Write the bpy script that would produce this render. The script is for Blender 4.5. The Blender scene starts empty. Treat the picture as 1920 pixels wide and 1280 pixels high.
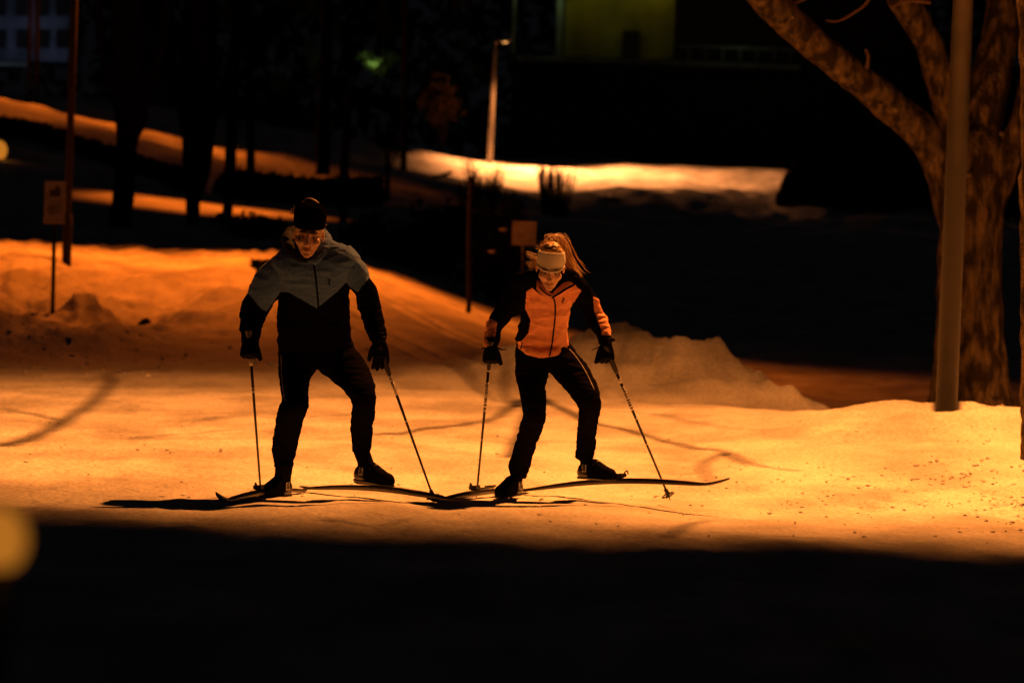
import bpy, bmesh, math, random
import numpy as np
from mathutils import Vector, Matrix, noise as mnoise
from mathutils.bvhtree import BVHTree

random.seed(7); rng = np.random.default_rng(7)
scene = bpy.context.scene
COL = scene.collection

# ------------------------------------------------------------------ camera
F = 7200.0                      # focal length in photograph pixels (135 mm)
CZ = 1.15                       # camera height
ROLL = math.radians(2.0)
VH = -92.0                      # horizon in rolled pixel rows
cs, sn = math.cos(ROLL), math.sin(ROLL)
pit = math.atan(-VH / F)
fw = Vector((0, math.cos(pit), -math.sin(pit)))
r0 = Vector((1, 0, 0)); u0 = Vector((0, math.sin(pit), math.cos(pit)))
CAM = Vector((0, 0, CZ))
ex = r0 * cs + u0 * sn; eu = -r0 * sn + u0 * cs
cam = bpy.data.cameras.new("camera"); camo = bpy.data.objects.new("camera", cam); COL.objects.link(camo)
cam.lens = 135; cam.sensor_width = 36; cam.clip_start = 0.1; cam.clip_end = 2000
m = Matrix.Identity(4)
for i in range(3):
    m[i][0] = ex[i]; m[i][1] = eu[i]; m[i][2] = -fw[i]; m[i][3] = CAM[i]
camo.matrix_world = m
cam.dof.use_dof = True; cam.dof.focus_distance = 20.9; cam.dof.aperture_fstop = 3.8
scene.camera = camo

def P(x, y, D):
    """a point of the place seen at pixel x,y of the photograph at D metres out"""
    u = (x - 960) * cs + (y - 640) * sn
    v = -(x - 960) * sn + (y - 640) * cs
    d = fw + r0 * (u / F) - u0 * (v / F)
    return CAM + d * (D / d.y)

def pix(p):
    q = Vector(p) - CAM
    k = q.dot(fw)
    u = q.dot(r0) / k * F; v = -q.dot(u0) / k * F
    return 960 + u * cs - v * sn, 640 + u * sn + v * cs

# ------------------------------------------------------------------ light
W = bpy.data.worlds.new("World"); scene.world = W; W.use_nodes = True
W.node_tree.nodes["Background"].inputs[0].default_value = (0.75, 0.8, 1.0, 1)
W.node_tree.nodes["Background"].inputs[1].default_value = 0.0022
scene.view_settings.view_transform = 'Standard'; scene.view_settings.look = 'None'
scene.view_settings.exposure = 0; scene.view_settings.gamma = 1

LA = Vector((3.0, 26.1, 8.8))
def spot(name, pos, target, energy, color, size, blend, radius=0.08, wing=0.0):
    l = bpy.data.lights.new(name, 'SPOT'); l.energy = energy; l.color = color
    l.spot_size = math.radians(size); l.spot_blend = blend; l.shadow_soft_size = radius
    o = bpy.data.objects.new(name, l); COL.objects.link(o)
    o.location = pos
    o.rotation_euler = (Vector(target) - Vector(pos)).to_track_quat('-Z', 'Y').to_euler()
    if wing:        # street lantern photometry: more candela towards the edge of the beam, even light on the ground
        l.use_nodes = True; nt = l.node_tree; em = nt.nodes['Emission']
        tc = nt.nodes.new('ShaderNodeTexCoord'); sp = nt.nodes.new('ShaderNodeSeparateXYZ')
        ab = nt.nodes.new('ShaderNodeMath'); ab.operation = 'ABSOLUTE'; pw = nt.nodes.new('ShaderNodeMath'); pw.operation = 'POWER'; pw.inputs[1].default_value = -wing
        nt.links.new(tc.outputs['Normal'], sp.inputs[0]); nt.links.new(sp.outputs['Z'], ab.inputs[0]); nt.links.new(ab.outputs[0], pw.inputs[0]); nt.links.new(pw.outputs[0], em.inputs['Strength'])
    return o
AMB = (1.0, 0.275, 0.044)
RED = (1.0, 0.17, 0.010)
spot("lamp_light_path", LA, (1.9, 27.5, 0), 10200, AMB, 107, 0.58, 0.08, wing=1.6)
spot("lamp_light_left", (-5.0, 64.6, 9.1), (-5.8, 61.9, 0.8), 5600, RED, 120, 1.0, 0.12, wing=2.6)
spot("lamp_light_middle", (-7.6, 95, 10.5), (-7.6, 93, 2.2), 3600, RED, 52, 1.0, 0.12)

# ------------------------------------------------------------------ helpers
def tag(o, label=None, cat=None, group=None, kind=None):
    if label: o['label'] = label
    if cat: o['category'] = cat
    if group: o['group'] = group
    if kind: o['kind'] = kind
    return o

def empty(name, loc, label, cat, group=None):
    o = bpy.data.objects.new(name, None); COL.objects.link(o); o.location = loc
    o.empty_display_size = 0.1
    return tag(o, label, cat, group)

def link(name, me, mat, parent=None, smooth=True):
    """mesh given in world coordinates"""
    if mat is not None and not me.materials:
        for q in (mat if isinstance(mat, (list, tuple)) else [mat]): me.materials.append(q)
    if smooth and len(me.polygons):
        me.polygons.foreach_set('use_smooth', [True] * len(me.polygons))
    if parent is not None:
        me.transform(Matrix.Translation(-parent_world(parent)))
    o = bpy.data.objects.new(name, me); COL.objects.link(o)
    if parent is not None: o.parent = parent
    return o

def parent_world(p):
    v = Vector(p.location)
    while p.parent is not None:
        p = p.parent; v += Vector(p.location)
    return v

def bm_mesh(bm, name='mesh'):
    me = bpy.data.meshes.new(name); bmesh.ops.recalc_face_normals(bm, faces=bm.faces)
    bm.to_mesh(me); bm.free(); return me

def catmull(rows, sub):
    A = np.array(rows, float)
    if len(A) < 3 or sub < 2: return A
    out = []
    for i in range(len(A) - 1):
        p0 = A[max(i - 1, 0)]; p1 = A[i]; p2 = A[i + 1]; p3 = A[min(i + 2, len(A) - 1)]
        for k in range(sub):
            t = k / sub
            out.append(0.5 * ((2 * p1) + (-p0 + p2) * t + (2 * p0 - 5 * p1 + 4 * p2 - p3) * t * t + (-p0 + 3 * p1 - 3 * p2 + p3) * t ** 3))
    out.append(A[-1]); return np.array(out)

def rings(bm, R, n=20, power=2.0):
    """R rows: centre(3), half axis a(3), half axis b(3)"""
    prev = None; first = None
    for r in R:
        c, a, b = Vector(r[0:3]), Vector(r[3:6]), Vector(r[6:9])
        vs = []
        for i in range(n):
            t = 2 * math.pi * i / n
            ct, st = math.cos(t), math.sin(t)
            if power != 2.0:
                ct = math.copysign(abs(ct) ** (2 / power), ct); st = math.copysign(abs(st) ** (2 / power), st)
            vs.append(bm.verts.new(c + a * ct + b * st))
        if prev:
            for i in range(n):
                bm.faces.new((prev[i], prev[(i + 1) % n], vs[(i + 1) % n], vs[i]))
        else: first = vs
        prev = vs
    for vs in (first, prev):
        c = sum((v.co for v in vs), Vector()) / n
        cv = bm.verts.new(c)
        for i in range(n): bm.faces.new((vs[i], vs[(i + 1) % n], cv))

def tube(bm, pts, rad, n=10, sub=1, flat=1.0, hint=None):
    pts = [Vector(p) for p in pts]
    if not hasattr(rad, '__len__'): rad = [rad] * len(pts)
    A = catmull([list(p) + [r] for p, r in zip(pts, rad)], sub)
    rows = []; ref = None
    for i in range(len(A)):
        p = Vector(A[i, :3])
        t = (Vector(A[min(i + 1, len(A) - 1), :3]) - Vector(A[max(i - 1, 0), :3]))
        if t.length < 1e-9: t = Vector((0, 0, 1))
        t.normalize()
        if ref is None:
            ref = Vector(hint) if hint is not None else (Vector((0, 1, 0)) if abs(t.y) < 0.8 else Vector((1, 0, 0)))
        b = (ref - t * ref.dot(t)).normalized(); a = t.cross(b); ref = b
        r = max(A[i, 3], 1e-4)
        rows.append(list(p) + list(a * r) + list(b * r * flat))
    rings(bm, rows, n)

def ell(bm, c, r, rot=None, seg=16):
    M = Matrix.Translation(Vector(c)) @ (rot.to_4x4() if rot is not None else Matrix.Identity(4)) @ Matrix.Diagonal((r[0], r[1], r[2], 1))
    bmesh.ops.create_uvsphere(bm, u_segments=seg, v_segments=max(6, seg // 2), radius=1, matrix=M)

def box(bm, c, s, rot=None):
    M = Matrix.Translation(Vector(c)) @ (rot.to_4x4() if rot is not None else Matrix.Identity(4)) @ Matrix.Diagonal((s[0], s[1], s[2], 1))
    bmesh.ops.create_cube(bm, size=1, matrix=M)

def remesh(bm, vox, smooth=4, name='mesh', fac=0.5):
    me = bpy.data.meshes.new('tmp'); bm.to_mesh(me); bm.free()
    o = bpy.data.objects.new('tmp', me); COL.objects.link(o)
    md = o.modifiers.new('r', 'REMESH'); md.mode = 'VOXEL'; md.voxel_size = vox
    if smooth:
        s = o.modifiers.new('s', 'SMOOTH'); s.iterations = smooth; s.factor = fac
    dg = bpy.context.evaluated_depsgraph_get(); dg.update()
    out = bpy.data.meshes.new_from_object(o.evaluated_get(dg)); out.name = name
    bpy.data.objects.remove(o); bpy.data.meshes.remove(me)
    return out

def verts(me):
    a = np.empty(len(me.vertices) * 3); me.vertices.foreach_get('co', a); return a.reshape(-1, 3)
def norms(me):
    a = np.empty(len(me.vertices) * 3); me.vertices.foreach_get('normal', a); return a.reshape(-1, 3)
def setv(me, a):
    me.vertices.foreach_set('co', a.reshape(-1)); me.update()

# vectorised value noise
_T = rng.random(65536)
def _h(ix, iy, iz): return _T[(ix * 73856093 ^ iy * 19349663 ^ iz * 83492791) & 65535]
def vnoise(x, y, z=None):
    x = np.asarray(x, float); y = np.asarray(y, float); z = np.zeros_like(x) if z is None else np.asarray(z, float)
    ix, iy, iz = (np.floor(q).astype(np.int64) for q in (x, y, z))
    fx, fy, fz = x - ix, y - iy, z - iz
    fx, fy, fz = (q * q * (3 - 2 * q) for q in (fx, fy, fz))
    r = 0
    for dx in (0, 1):
        for dy in (0, 1):
            for dz in (0, 1):
                r = r + _h(ix + dx, iy + dy, iz + dz) * (fx if dx else 1 - fx) * (fy if dy else 1 - fy) * (fz if dz else 1 - fz)
    return r * 2 - 1
def fbm(x, y, z=None, o=4):
    s = 0; a = 1.0; f = 1.0
    for k in range(o):
        s = s + a * vnoise(np.asarray(x) * f + 17.3 * k, np.asarray(y) * f + 5.1 * k, None if z is None else np.asarray(z) * f)
        a *= 0.5; f *= 2.03
    return s

def wrinkle(me, amp, sx, sy, sz, seed=0):
    v = verts(me); n = norms(me)
    w = fbm(v[:, 0] * sx + seed, v[:, 1] * sy, v[:, 2] * sz, 3)
    w = 1 - np.abs(w) * 1.6
    setv(me, v + n * (amp * w)[:, None])

# ------------------------------------------------------------------ materials
def mat(name, col, rough=0.8, bump=0.0, bscale=50, var=0.0, vscale=8, spec=0.3, metal=0, emit=None, estr=0, sheen=0, col2=None, lo=0.4, hi=0.6, vec=None):
    m = bpy.data.materials.new(name); m.use_nodes = True; nt = m.node_tree
    b = nt.nodes['Principled BSDF']
    b.inputs['Base Color'].default_value = (*col, 1); b.inputs['Roughness'].default_value = rough
    b.inputs['Specular IOR Level'].default_value = spec; b.inputs['Metallic'].default_value = metal
    if sheen: b.inputs['Sheen Weight'].default_value = sheen
    tc = nt.nodes.new('ShaderNodeTexCoord'); src = tc.outputs['Object']
    if vec:
        mp = nt.nodes.new('ShaderNodeMapping'); mp.inputs['Scale'].default_value = vec
        nt.links.new(src, mp.inputs[0]); src = mp.outputs[0]
    if var or col2:
        n = nt.nodes.new('ShaderNodeTexNoise'); n.inputs['Scale'].default_value = vscale; n.inputs['Detail'].default_value = 6
        nt.links.new(src, n.inputs['Vector'])
        r = nt.nodes.new('ShaderNodeValToRGB')
        r.color_ramp.elements[0].position = lo; r.color_ramp.elements[1].position = hi
        c2 = col2 or tuple(min(1, c * (1 + var)) for c in col); c1 = col if col2 else tuple(c * (1 - var) for c in col)
        r.color_ramp.elements[0].color = (*c1, 1); r.color_ramp.elements[1].color = (*c2, 1)
        nt.links.new(n.outputs['Fac'], r.inputs['Fac']); nt.links.new(r.outputs['Color'], b.inputs['Base Color'])
    if bump:
        n = nt.nodes.new('ShaderNodeTexNoise'); n.inputs['Scale'].default_value = bscale; n.inputs['Detail'].default_value = 5
        nt.links.new(src, n.inputs['Vector'])
        bp = nt.nodes.new('ShaderNodeBump'); bp.inputs['Strength'].default_value = 1; bp.inputs['Distance'].default_value = bump
        nt.links.new(n.outputs['Fac'], bp.inputs['Height']); nt.links.new(bp.outputs['Normal'], b.inputs['Normal'])
    if emit:
        b.inputs['Emission Color'].default_value = (*emit, 1); b.inputs['Emission Strength'].default_value = estr
    return m

def snow_material():
    m = bpy.data.materials.new('snow'); m.use_nodes = True; nt = m.node_tree; b = nt.nodes['Principled BSDF']
    geo = nt.nodes.new('ShaderNodeNewGeometry')
    def nz(scale, det, vec=(1, 1, 1)):
        mp = nt.nodes.new('ShaderNodeMapping'); mp.inputs['Scale'].default_value = vec
        nt.links.new(geo.outputs['Position'], mp.inputs[0])
        n = nt.nodes.new('ShaderNodeTexNoise'); n.inputs['Scale'].default_value = scale; n.inputs['Detail'].default_value = det
        nt.links.new(mp.outputs[0], n.inputs['Vector']); return n
    a = nz(1.3, 7, (1.0, 0.45, 1.0)); r = nt.nodes.new('ShaderNodeValToRGB')
    r.color_ramp.elements[0].position = 0.35; r.color_ramp.elements[1].position = 0.62
    r.color_ramp.elements[0].color = (0.48, 0.47, 0.45, 1); r.color_ramp.elements[1].color = (0.84, 0.84, 0.84, 1)
    nt.links.new(a.outputs['Fac'], r.inputs['Fac'])
    # scattered bits of bark and grit trodden into the snow
    g = nz(9.0, 3); gr = nt.nodes.new('ShaderNodeValToRGB')
    gr.color_ramp.elements[0].position = 0.70; gr.color_ramp.elements[1].position = 0.76
    gr.color_ramp.elements[0].color = (1, 1, 1, 1); gr.color_ramp.elements[1].color = (0.72, 0.66, 0.60, 1)
    nt.links.new(g.outputs['Fac'], gr.inputs['Fac'])
    mx = nt.nodes.new('ShaderNodeMix'); mx.data_type = 'RGBA'; mx.blend_type = 'MULTIPLY'; mx.inputs[0].default_value = 1
    nt.links.new(r.outputs['Color'], mx.inputs[6]); nt.links.new(gr.outputs['Color'], mx.inputs[7])
    f = nz(38, 4, (1, 0.7, 1)); fr = nt.nodes.new('ShaderNodeValToRGB')
    fr.color_ramp.elements[0].position = 0.36; fr.color_ramp.elements[1].position = 0.6
    fr.color_ramp.elements[0].color = (0.74, 0.73, 0.71, 1); fr.color_ramp.elements[1].color = (1, 1, 1, 1)
    nt.links.new(f.outputs['Fac'], fr.inputs['Fac'])
    m2 = nt.nodes.new('ShaderNodeMix'); m2.data_type = 'RGBA'; m2.blend_type = 'MULTIPLY'; m2.inputs[0].default_value = 1
    nt.links.new(mx.outputs[2], m2.inputs[6]); nt.links.new(fr.outputs['Color'], m2.inputs[7])
    nt.links.new(m2.outputs[2], b.inputs['Base Color'])
    b.inputs['Roughness'].default_value = 0.75; b.inputs['Specular IOR Level'].default_value = 0.25
    n1 = nz(22, 8); n2 = nz(3.0, 6, (1, 0.5, 1))
    b1 = nt.nodes.new('ShaderNodeBump'); b1.inputs['Distance'].default_value = 0.02
    b2 = nt.nodes.new('ShaderNodeBump'); b2.inputs['Distance'].default_value = 0.05
    nt.links.new(n2.outputs['Fac'], b2.inputs['Height']); nt.links.new(n1.outputs['Fac'], b1.inputs['Height'])
    nt.links.new(b2.outputs['Normal'], b1.inputs['Normal']); nt.links.new(b1.outputs['Normal'], b.inputs['Normal'])
    return m

SNOW = snow_material()
SKIN = mat('skin', (0.82, 0.52, 0.37), 0.5, 0.0015, 90, var=0.12, vscale=40, spec=0.4)
LIP = mat('lip', (0.5, 0.24, 0.17), 0.4)
BROW = mat('brow', (0.3, 0.18, 0.11), 0.9)
EYE = mat('eyeball', (0.55, 0.5, 0.45), 0.25)
PUPIL = mat('iris', (0.03, 0.02, 0.015), 0.2)
GREYK = mat('blue_grey_melange_knit', (0.11, 0.24, 0.62), 0.95, 0.003, 260, var=0.35, vscale=240, spec=0.1, sheen=0.3)
BLACKF = mat('black_fabric', (0.006, 0.006, 0.007), 0.9, 0.003, 60, spec=0.0)
BLACKT = mat('black_tights', (0.007, 0.006, 0.007), 0.9, 0.001, 90, spec=0.0)
ORANGE = mat('coral_softshell', (0.95, 0.42, 0.22), 0.75, 0.004, 30, var=0.06, vscale=30, spec=0.2)
WHITEB = mat('white_stretch_fabric', (0.8, 0.78, 0.7), 0.7, 0.001, 120, spec=0.2)
HOODIN = mat('hood_lining', (0.010, 0.010, 0.012), 0.9, 0.002, 80)
KNITB = mat('black_knit', (0.005, 0.005, 0.006), 0.95, 0.004, 140, spec=0.0)
HAIRB = mat('blonde_hair', (0.55, 0.36, 0.17), 0.5, spec=0.5)
HAIRD = mat('short_brown_hair', (0.28, 0.17, 0.08), 0.5, spec=0.5)
GLOVE = mat('black_glove', (0.006, 0.006, 0.007), 0.7, 0.002, 80, spec=0.03)
BOOTM = mat('black_boot', (0.006, 0.006, 0.007), 0.6, 0.001, 60, spec=0.0)
BOOTC = mat('dark_grey_heel_cup', (0.035, 0.03, 0.03), 0.35, spec=0.5)
TILE = mat('pale_print', (0.62, 0.6, 0.55), 0.5)
SKIM = mat('black_ski', (0.02, 0.017, 0.016), 0.3, spec=0.5)
SKIT = mat('ski_top_print', (0.16, 0.11, 0.08), 0.3, var=0.6, vscale=22, spec=0.5)
CARB = mat('carbon_shaft', (0.02, 0.018, 0.018), 0.3, spec=0.5)
WHITEP = mat('white_paint', (0.75, 0.73, 0.7), 0.4)
PLAST = mat('black_plastic', (0.015, 0.014, 0.014), 0.4, spec=0.5)
GALV = mat('painted_steel_post', (0.013, 0.010, 0.008), 0.55, 0.001, 30, var=0.25, vscale=6, spec=0.4)
SIGNM = mat('weathered_sign_plate', (0.6, 0.56, 0.46), 0.6, var=0.15, vscale=9)
SIGND = mat('dark_sign_print', (0.12, 0.10, 0.08), 0.6)
LITP = mat('lit_far_post', (0.14, 0.13, 0.12), 0.5, var=0.1)  # paler post paint, the far post's lit look put into its colour
BARK = mat('lichened_bark', (0.045, 0.032, 0.021), 0.95, 0.08, 22, col2=(0.42, 0.31, 0.16), vscale=8, lo=0.42, hi=0.82, vec=(1.4, 1.4, 0.5))
LICHEN = mat('pale_lichen', (0.24, 0.19, 0.11), 0.95, 0.01, 40)
BARKD = mat('dark_bark', (0.012, 0.009, 0.007), 0.95, 0.03, 14)
TWIG = mat('twig_bark', (0.16, 0.10, 0.06), 0.9)
WALLD = mat('dark_concrete_wall', (0.06, 0.05, 0.045), 0.9, 0.01, 4, var=0.2, vscale=2)
WALLG = mat('yellow_plaster_wall', (0.45, 0.42, 0.12), 0.9, 0.01, 6, var=0.2, vscale=0.6)
CONC = mat('pale_concrete', (0.4, 0.42, 0.36), 0.9, 0.01, 6, var=0.3, vscale=0.8)
ROCK = mat('dark_rock', (0.05, 0.04, 0.035), 0.9, 0.02, 12)
LEAFD = mat('dark_leaf', (0.03, 0.035, 0.02), 0.8)
LEAFG = mat('green_leaf', (0.10, 0.14, 0.04), 0.7)

# ------------------------------------------------------------------ the snow covered ground
ctl = []   # (X, Y, z)
def cp(x, y, D):
    p = P(x, y, D); ctl.append((p.x, p.y, p.z))
for D in (1, 6, 12, 17, 21):
    for u in (-0.5, -0.16, -0.08, 0, 0.08, 0.16, 0.5): ctl.append((u * D, D, 0.0 if D > 6 else -0.0))
for D, z in ((27, 0.05), (36, 0.16)):
    for u in (-0.5, -0.14, -0.07, 0, 0.05): ctl.append((u * D, D, z))
for a in ((1500, 792, 30), (1850, 800, 29), (1600, 775, 34), (1900, 790, 35),
          (0, 650, 45), (300, 645, 45), (600, 645, 45), (900, 655, 45), (1300, 775, 45), (1700, 830, 45),
          (98, 592, 50), (0, 590, 50), (300, 575, 55), (600, 560, 55), (850, 600, 55), (1200, 700, 60), (1700, 720, 60),
          (0, 480, 62), (125, 487, 62), (300, 495, 65), (500, 490, 65), (700, 505, 68), (900, 570, 70),
          (0, 400, 85), (120, 400, 85), (350, 418, 85), (600, 430, 85), (900, 480, 85), (1300, 560, 85), (1800, 600, 85),
          (0, 215, 120), (60, 228, 120), (220, 290, 115), (350, 335, 115), (600, 360, 115), (900, 400, 115), (1300, 440, 115), (1800, 470, 115),
          (0, 198, 150), (200, 224, 150), (450, 250, 150), (700, 302, 150), (950, 362, 150), (1300, 380, 150), (1500, 392, 150), (1800, 410, 150),
          (0, 188, 175), (400, 235, 175), (700, 268, 175), (950, 297, 175), (1100, 304, 175), (1300, 320, 175), (1500, 332, 175), (1900, 350, 175)):
    cp(*a)
for D in (260, 500):
    for u in (-0.5, -0.13, 0, 0.13, 0.5):
        ctl.append((u * D, D, 4.2 - u * 8 - (D - 175) * 0.01))
for D in (50, 85, 120, 160):
    ctl.append((-0.5 * D, D, 0.03 * (D - 40) + 1)); ctl.append((0.5 * D, D, 0.01 * D - 0.5))
C = np.array(ctl)
def feat(X, Y): return np.stack([X / Y * 5.0, np.log(Y) * 1.6], -1)
Fc = feat(C[:, 0], C[:, 1])
def kern(d): return np.sqrt(d * d + 0.01)
K = kern(np.linalg.norm(Fc[:, None] - Fc[None], axis=-1))
wts = np.linalg.solve(K - 1e-9 * np.eye(len(C)), C[:, 2])
def g2(X, Y, x0, y0, sx, sy, rot=0.0):
    c, s = math.cos(rot), math.sin(rot)
    dx = X - x0; dy = Y - y0
    a = (dx * c + dy * s) / sx; b = (-dx * s + dy * c) / sy
    return np.exp(-(a * a + b * b))
def height(X, Y, fine=True):
    X = np.asarray(X, float); Y = np.maximum(np.asarray(Y, float), 0.5)
    sh = X.shape; x = X.ravel(); y = Y.ravel()
    f = feat(x, y); z = np.empty(len(x))
    for i in range(0, len(x), 40000):
        z[i:i + 40000] = kern(np.linalg.norm(f[i:i + 40000, None] - Fc[None], axis=-1)) @ wts
    X = x; Y = y
    # flat groomed track near the skiers
    near = 1 / (1 + np.exp((Y - 38) / 3))
    # right hand bank in front of the lamp post
    bank = 0.115 * np.exp(-((Y - 30.5 + 0.5 * (X - 3.4)) / 1.5) ** 2) / (1 + np.exp(-(X - 2.5) / 0.28))
    lump = fbm(X * 1.6, Y * 1.1, o=4)
    z = z + bank * (1 + 0.35 * lump)
    z = z + 0.05 * np.clip((X - 1.6) / .8, 0, 1) * np.exp(-((Y - 28.2) / 1.0) ** 2) * np.clip(fbm(X * 2.4 + 5, Y * 2.2, o=4), -.2, 1)
    # ploughed pile behind the woman
    pile = 0.72 * g2(X, Y, 1.15, 40, 1.35, 1.6) + 0.34 * g2(X, Y, 2.3, 39.2, 0.75, 1.5) + 0.2 * g2(X, Y, 3.0, 38.5, 0.5, 1.0)
    z = z + pile * (1 + 0.30 * fbm(X * 2.2 + 9, Y * 1.5, o=5)) * 0.92
    # bank on the left with rough edge
    lb = 0.50 * g2(X, Y, -6.6, 44, 2.4, 1.7, -0.12)
    z = z + lb * (1 + 0.25 * fbm(X * 2.0 + 3, Y * 0.8, o=4))
    rough = np.clip((-X - 3.2) / 1.5, 0, 1) * np.clip((Y - 44) / 6, 0, 1) * np.clip((64 - Y) / 7, 0, 1)
    z = z + rough * 0.17 * fbm(X * 1.4, Y * 0.55, o=4)
    z = z - 0.5 * g2(X, Y, 4.4, 43.5, 2.0, 4.5)
    z = z + 0.09 * np.clip((-X - 3.4) / 1.2, 0, 1) * g2(X, Y, -6, 50, 3, 5) * np.abs(fbm(X * 3.4 + 8, Y * 1.1, o=4))
    z = z + 0.05 * np.clip((-X - 1.5) / 1.5, 0, 1) * np.clip((Y - 42) / 5, 0, 1) * np.clip((80 - Y) / 6, 0, 1) * fbm(X * 3.2, Y * 1.3 + 11, o=4)
    # low rolling bumps and far field clumps
    z = z + 0.012 * fbm(X * 0.9, Y * 0.5, o=3) * (0.5 + near)
    z = z + 0.38 * np.clip((Y - 90) / 40, 0, 1) * fbm(X * 0.16 + 2, Y * 0.10, o=4)
    far = np.clip((Y - 115) / 15, 0, 1) * np.clip((160 - Y) / 8, 0, 1) * np.clip((X - 1.0) / 2, 0, 1)
    z = z + far * 0.33 * np.abs(fbm(X * 0.45, Y * 0.22 + 4, o=3))
    # ski tracks running up the path
    for k, off in enumerate((-0.16, 0.16, 1.0, 1.3)):
        xc = -0.2 + (-0.145) * (Y - 38) + off
        z = z - 0.05 * np.exp(-((X - xc) / 0.07) ** 2) * np.clip((Y - 34) / 6, 0, 1) * np.clip((72 - Y) / 6, 0, 1)
    if fine:
        calm = 1 - .75 * np.exp(-((Y - 20.8) / 1.6) ** 2) * np.exp(-((X + .3) / 2.2) ** 2)
        z = z + calm * (0.006 * fbm(X * 7, Y * 4, o=3) + 0.010 * near * fbm(X * 2.6, Y * 0.8 + 7, o=4))
        z = z + 0.07 * g2(X, Y, 3.3, 28.85, 0.5, 0.22) * (1 + .5 * lump)
        # trodden prints on the right hand side
        pr = np.clip((X - 1.2) / 0.8, 0, 1) * np.exp(-((Y - 22.6) / 2.0) ** 2)
        z = z - 0.035 * pr * np.clip(fbm(X * 5.5 + 40, Y * 3.0, o=2) - 0.15, 0, 1) * 2.0
    return z.reshape(sh)
def gz(x, y): return float(height(np.array([x]), np.array([y]), False)[0])

uu = np.concatenate([-np.geomspace(2.5, 0.2, 14), np.linspace(-0.19, 0.19, 460), np.geomspace(0.2, 2.5, 14)])
yy = np.concatenate([np.linspace(1.5, 15, 24), np.linspace(15.2, 34, 330), np.geomspace(34.1, 190, 420), np.geomspace(195, 900, 22)])
U, Yg = np.meshgrid(uu, yy); Xg = U * Yg
Zg = height(Xg, Yg)
nv, nu = U.shape
co = np.stack([Xg, Yg, Zg], -1).reshape(-1, 3)
idx = np.arange(nv * nu).reshape(nv, nu)
fa = np.stack([idx[:-1, :-1], idx[:-1, 1:], idx[1:, 1:], idx[1:, :-1]], -1).reshape(-1, 4)
# apron behind the camera
me = bpy.data.meshes.new('snow_ground')
me.vertices.add(len(co)); me.vertices.foreach_set('co', co.ravel())
me.loops.add(fa.size); me.loops.foreach_set('vertex_index', fa.ravel())
me.polygons.add(len(fa)); me.polygons.foreach_set('loop_start', np.arange(0, fa.size, 4)); me.polygons.foreach_set('loop_total', np.full(len(fa), 4))
me.update(); me.validate()
ground = link('snow_ground', me, SNOW); tag(ground, kind='structure')

# crumbs and clods of snow lying on the track
bm = bmesh.new()
def clod(bm, p, r):
    M = Matrix.Translation(p) @ Matrix.Rotation(random.random() * 6, 4, 'Z') @ Matrix.Diagonal((r * random.uniform(.8, 1.8), r * random.uniform(.7, 1.3), r * random.uniform(.4, .8), 1))
    res = bmesh.ops.create_icosphere(bm, subdivisions=1, radius=1, matrix=M)
    for v in res['verts']: v.co += Vector((random.uniform(-1, 1), random.uniform(-1, 1), random.uniform(-1, 1))) * r * 0.22
for i in range(1500):
    if i < 500: X, Y = random.gauss(3.0, 1.0), random.gauss(23.3, 1.8)
    elif i < 900: X, Y = random.uniform(-4, 4.5), random.uniform(18.5, 30)
    elif i < 1200: X, Y = random.gauss(3.6, .8), random.gauss(29.6, .8)
    else: X, Y = random.gauss(-6.2, 1.6), random.uniform(38, 44)
    r = random.uniform(.004, .012) if i < 1200 else random.uniform(.01, .03)
    if random.random() < .06: r *= 1.9
    clod(bm, Vector((X, Y, gz(X, Y) + r * .1)), r)
cl = link('snow_crumbs', bm_mesh(bm), SNOW, smooth=False); tag(cl, 'loose crumbs of snow scattered over the groomed track', 'snow', kind='stuff')

# ------------------------------------------------------------------ street lamps
def lamp_post(base, top, r_b, r_t, label, arm=None, mt=None, sleeve=None, group='street lamps along the ski track'):
    t = empty('street_lamp', base, label, 'street lamp', group)
    bm = bmesh.new(); tube(bm, [base - Vector((0, 0, .3)), base.lerp(top, .5), top], [r_b, (r_b + r_t) / 2, r_t], 20)
    link('pole', bm_mesh(bm), mt or GALV, t)
    if sleeve:
        bm = bmesh.new(); d = (top - base).normalized()
        tube(bm, [base - Vector((0, 0, .1)), base + d * sleeve, base + d * (sleeve + .03)], [r_b * 1.25, r_b * 1.25, r_b], 20)
        link('sleeve', bm_mesh(bm), BARKD, t)
    if arm is not None:
        bm = bmesh.new(); tube(bm, [top - Vector((0, 0, .05)), top + arm * .25 + Vector((0, 0, .12)), top + arm * .7 + Vector((0, 0, .15))], r_t * .8, 10, 4)
        link('arm', bm_mesh(bm), GALV, t)
        e = top + arm + Vector((0, 0, .12)); a = arm.normalized()
        side = a.cross(Vector((0, 0, 1))).normalized()
        bm = bmesh.new()
        L = .34; rows = []
        for s, w, h in ((-L, .05, .04), (-L * .6, .1, .07), (0, .14, .085), (L * .7, .12, .06), (L, .06, .03)):
            c = e + a * s; rows.append(list(c) + list(side * w) + list(Vector((0, 0, 1)) * h))
        rings(bm, catmull(rows, 3), 16)
        hd = link('lamp_head', bm_mesh(bm), GALV, t)
        bm = bmesh.new(); box(bm, e + Vector((0, 0, -.088)), (.2, .2, .01)); link('lens', bm_mesh(bm), LENS, hd, smooth=False)
    return t
LENS = mat('glowing_lamp_lens', (1, .8, .5), 0.3, emit=(1, .5, .15), estr=3)

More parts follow.
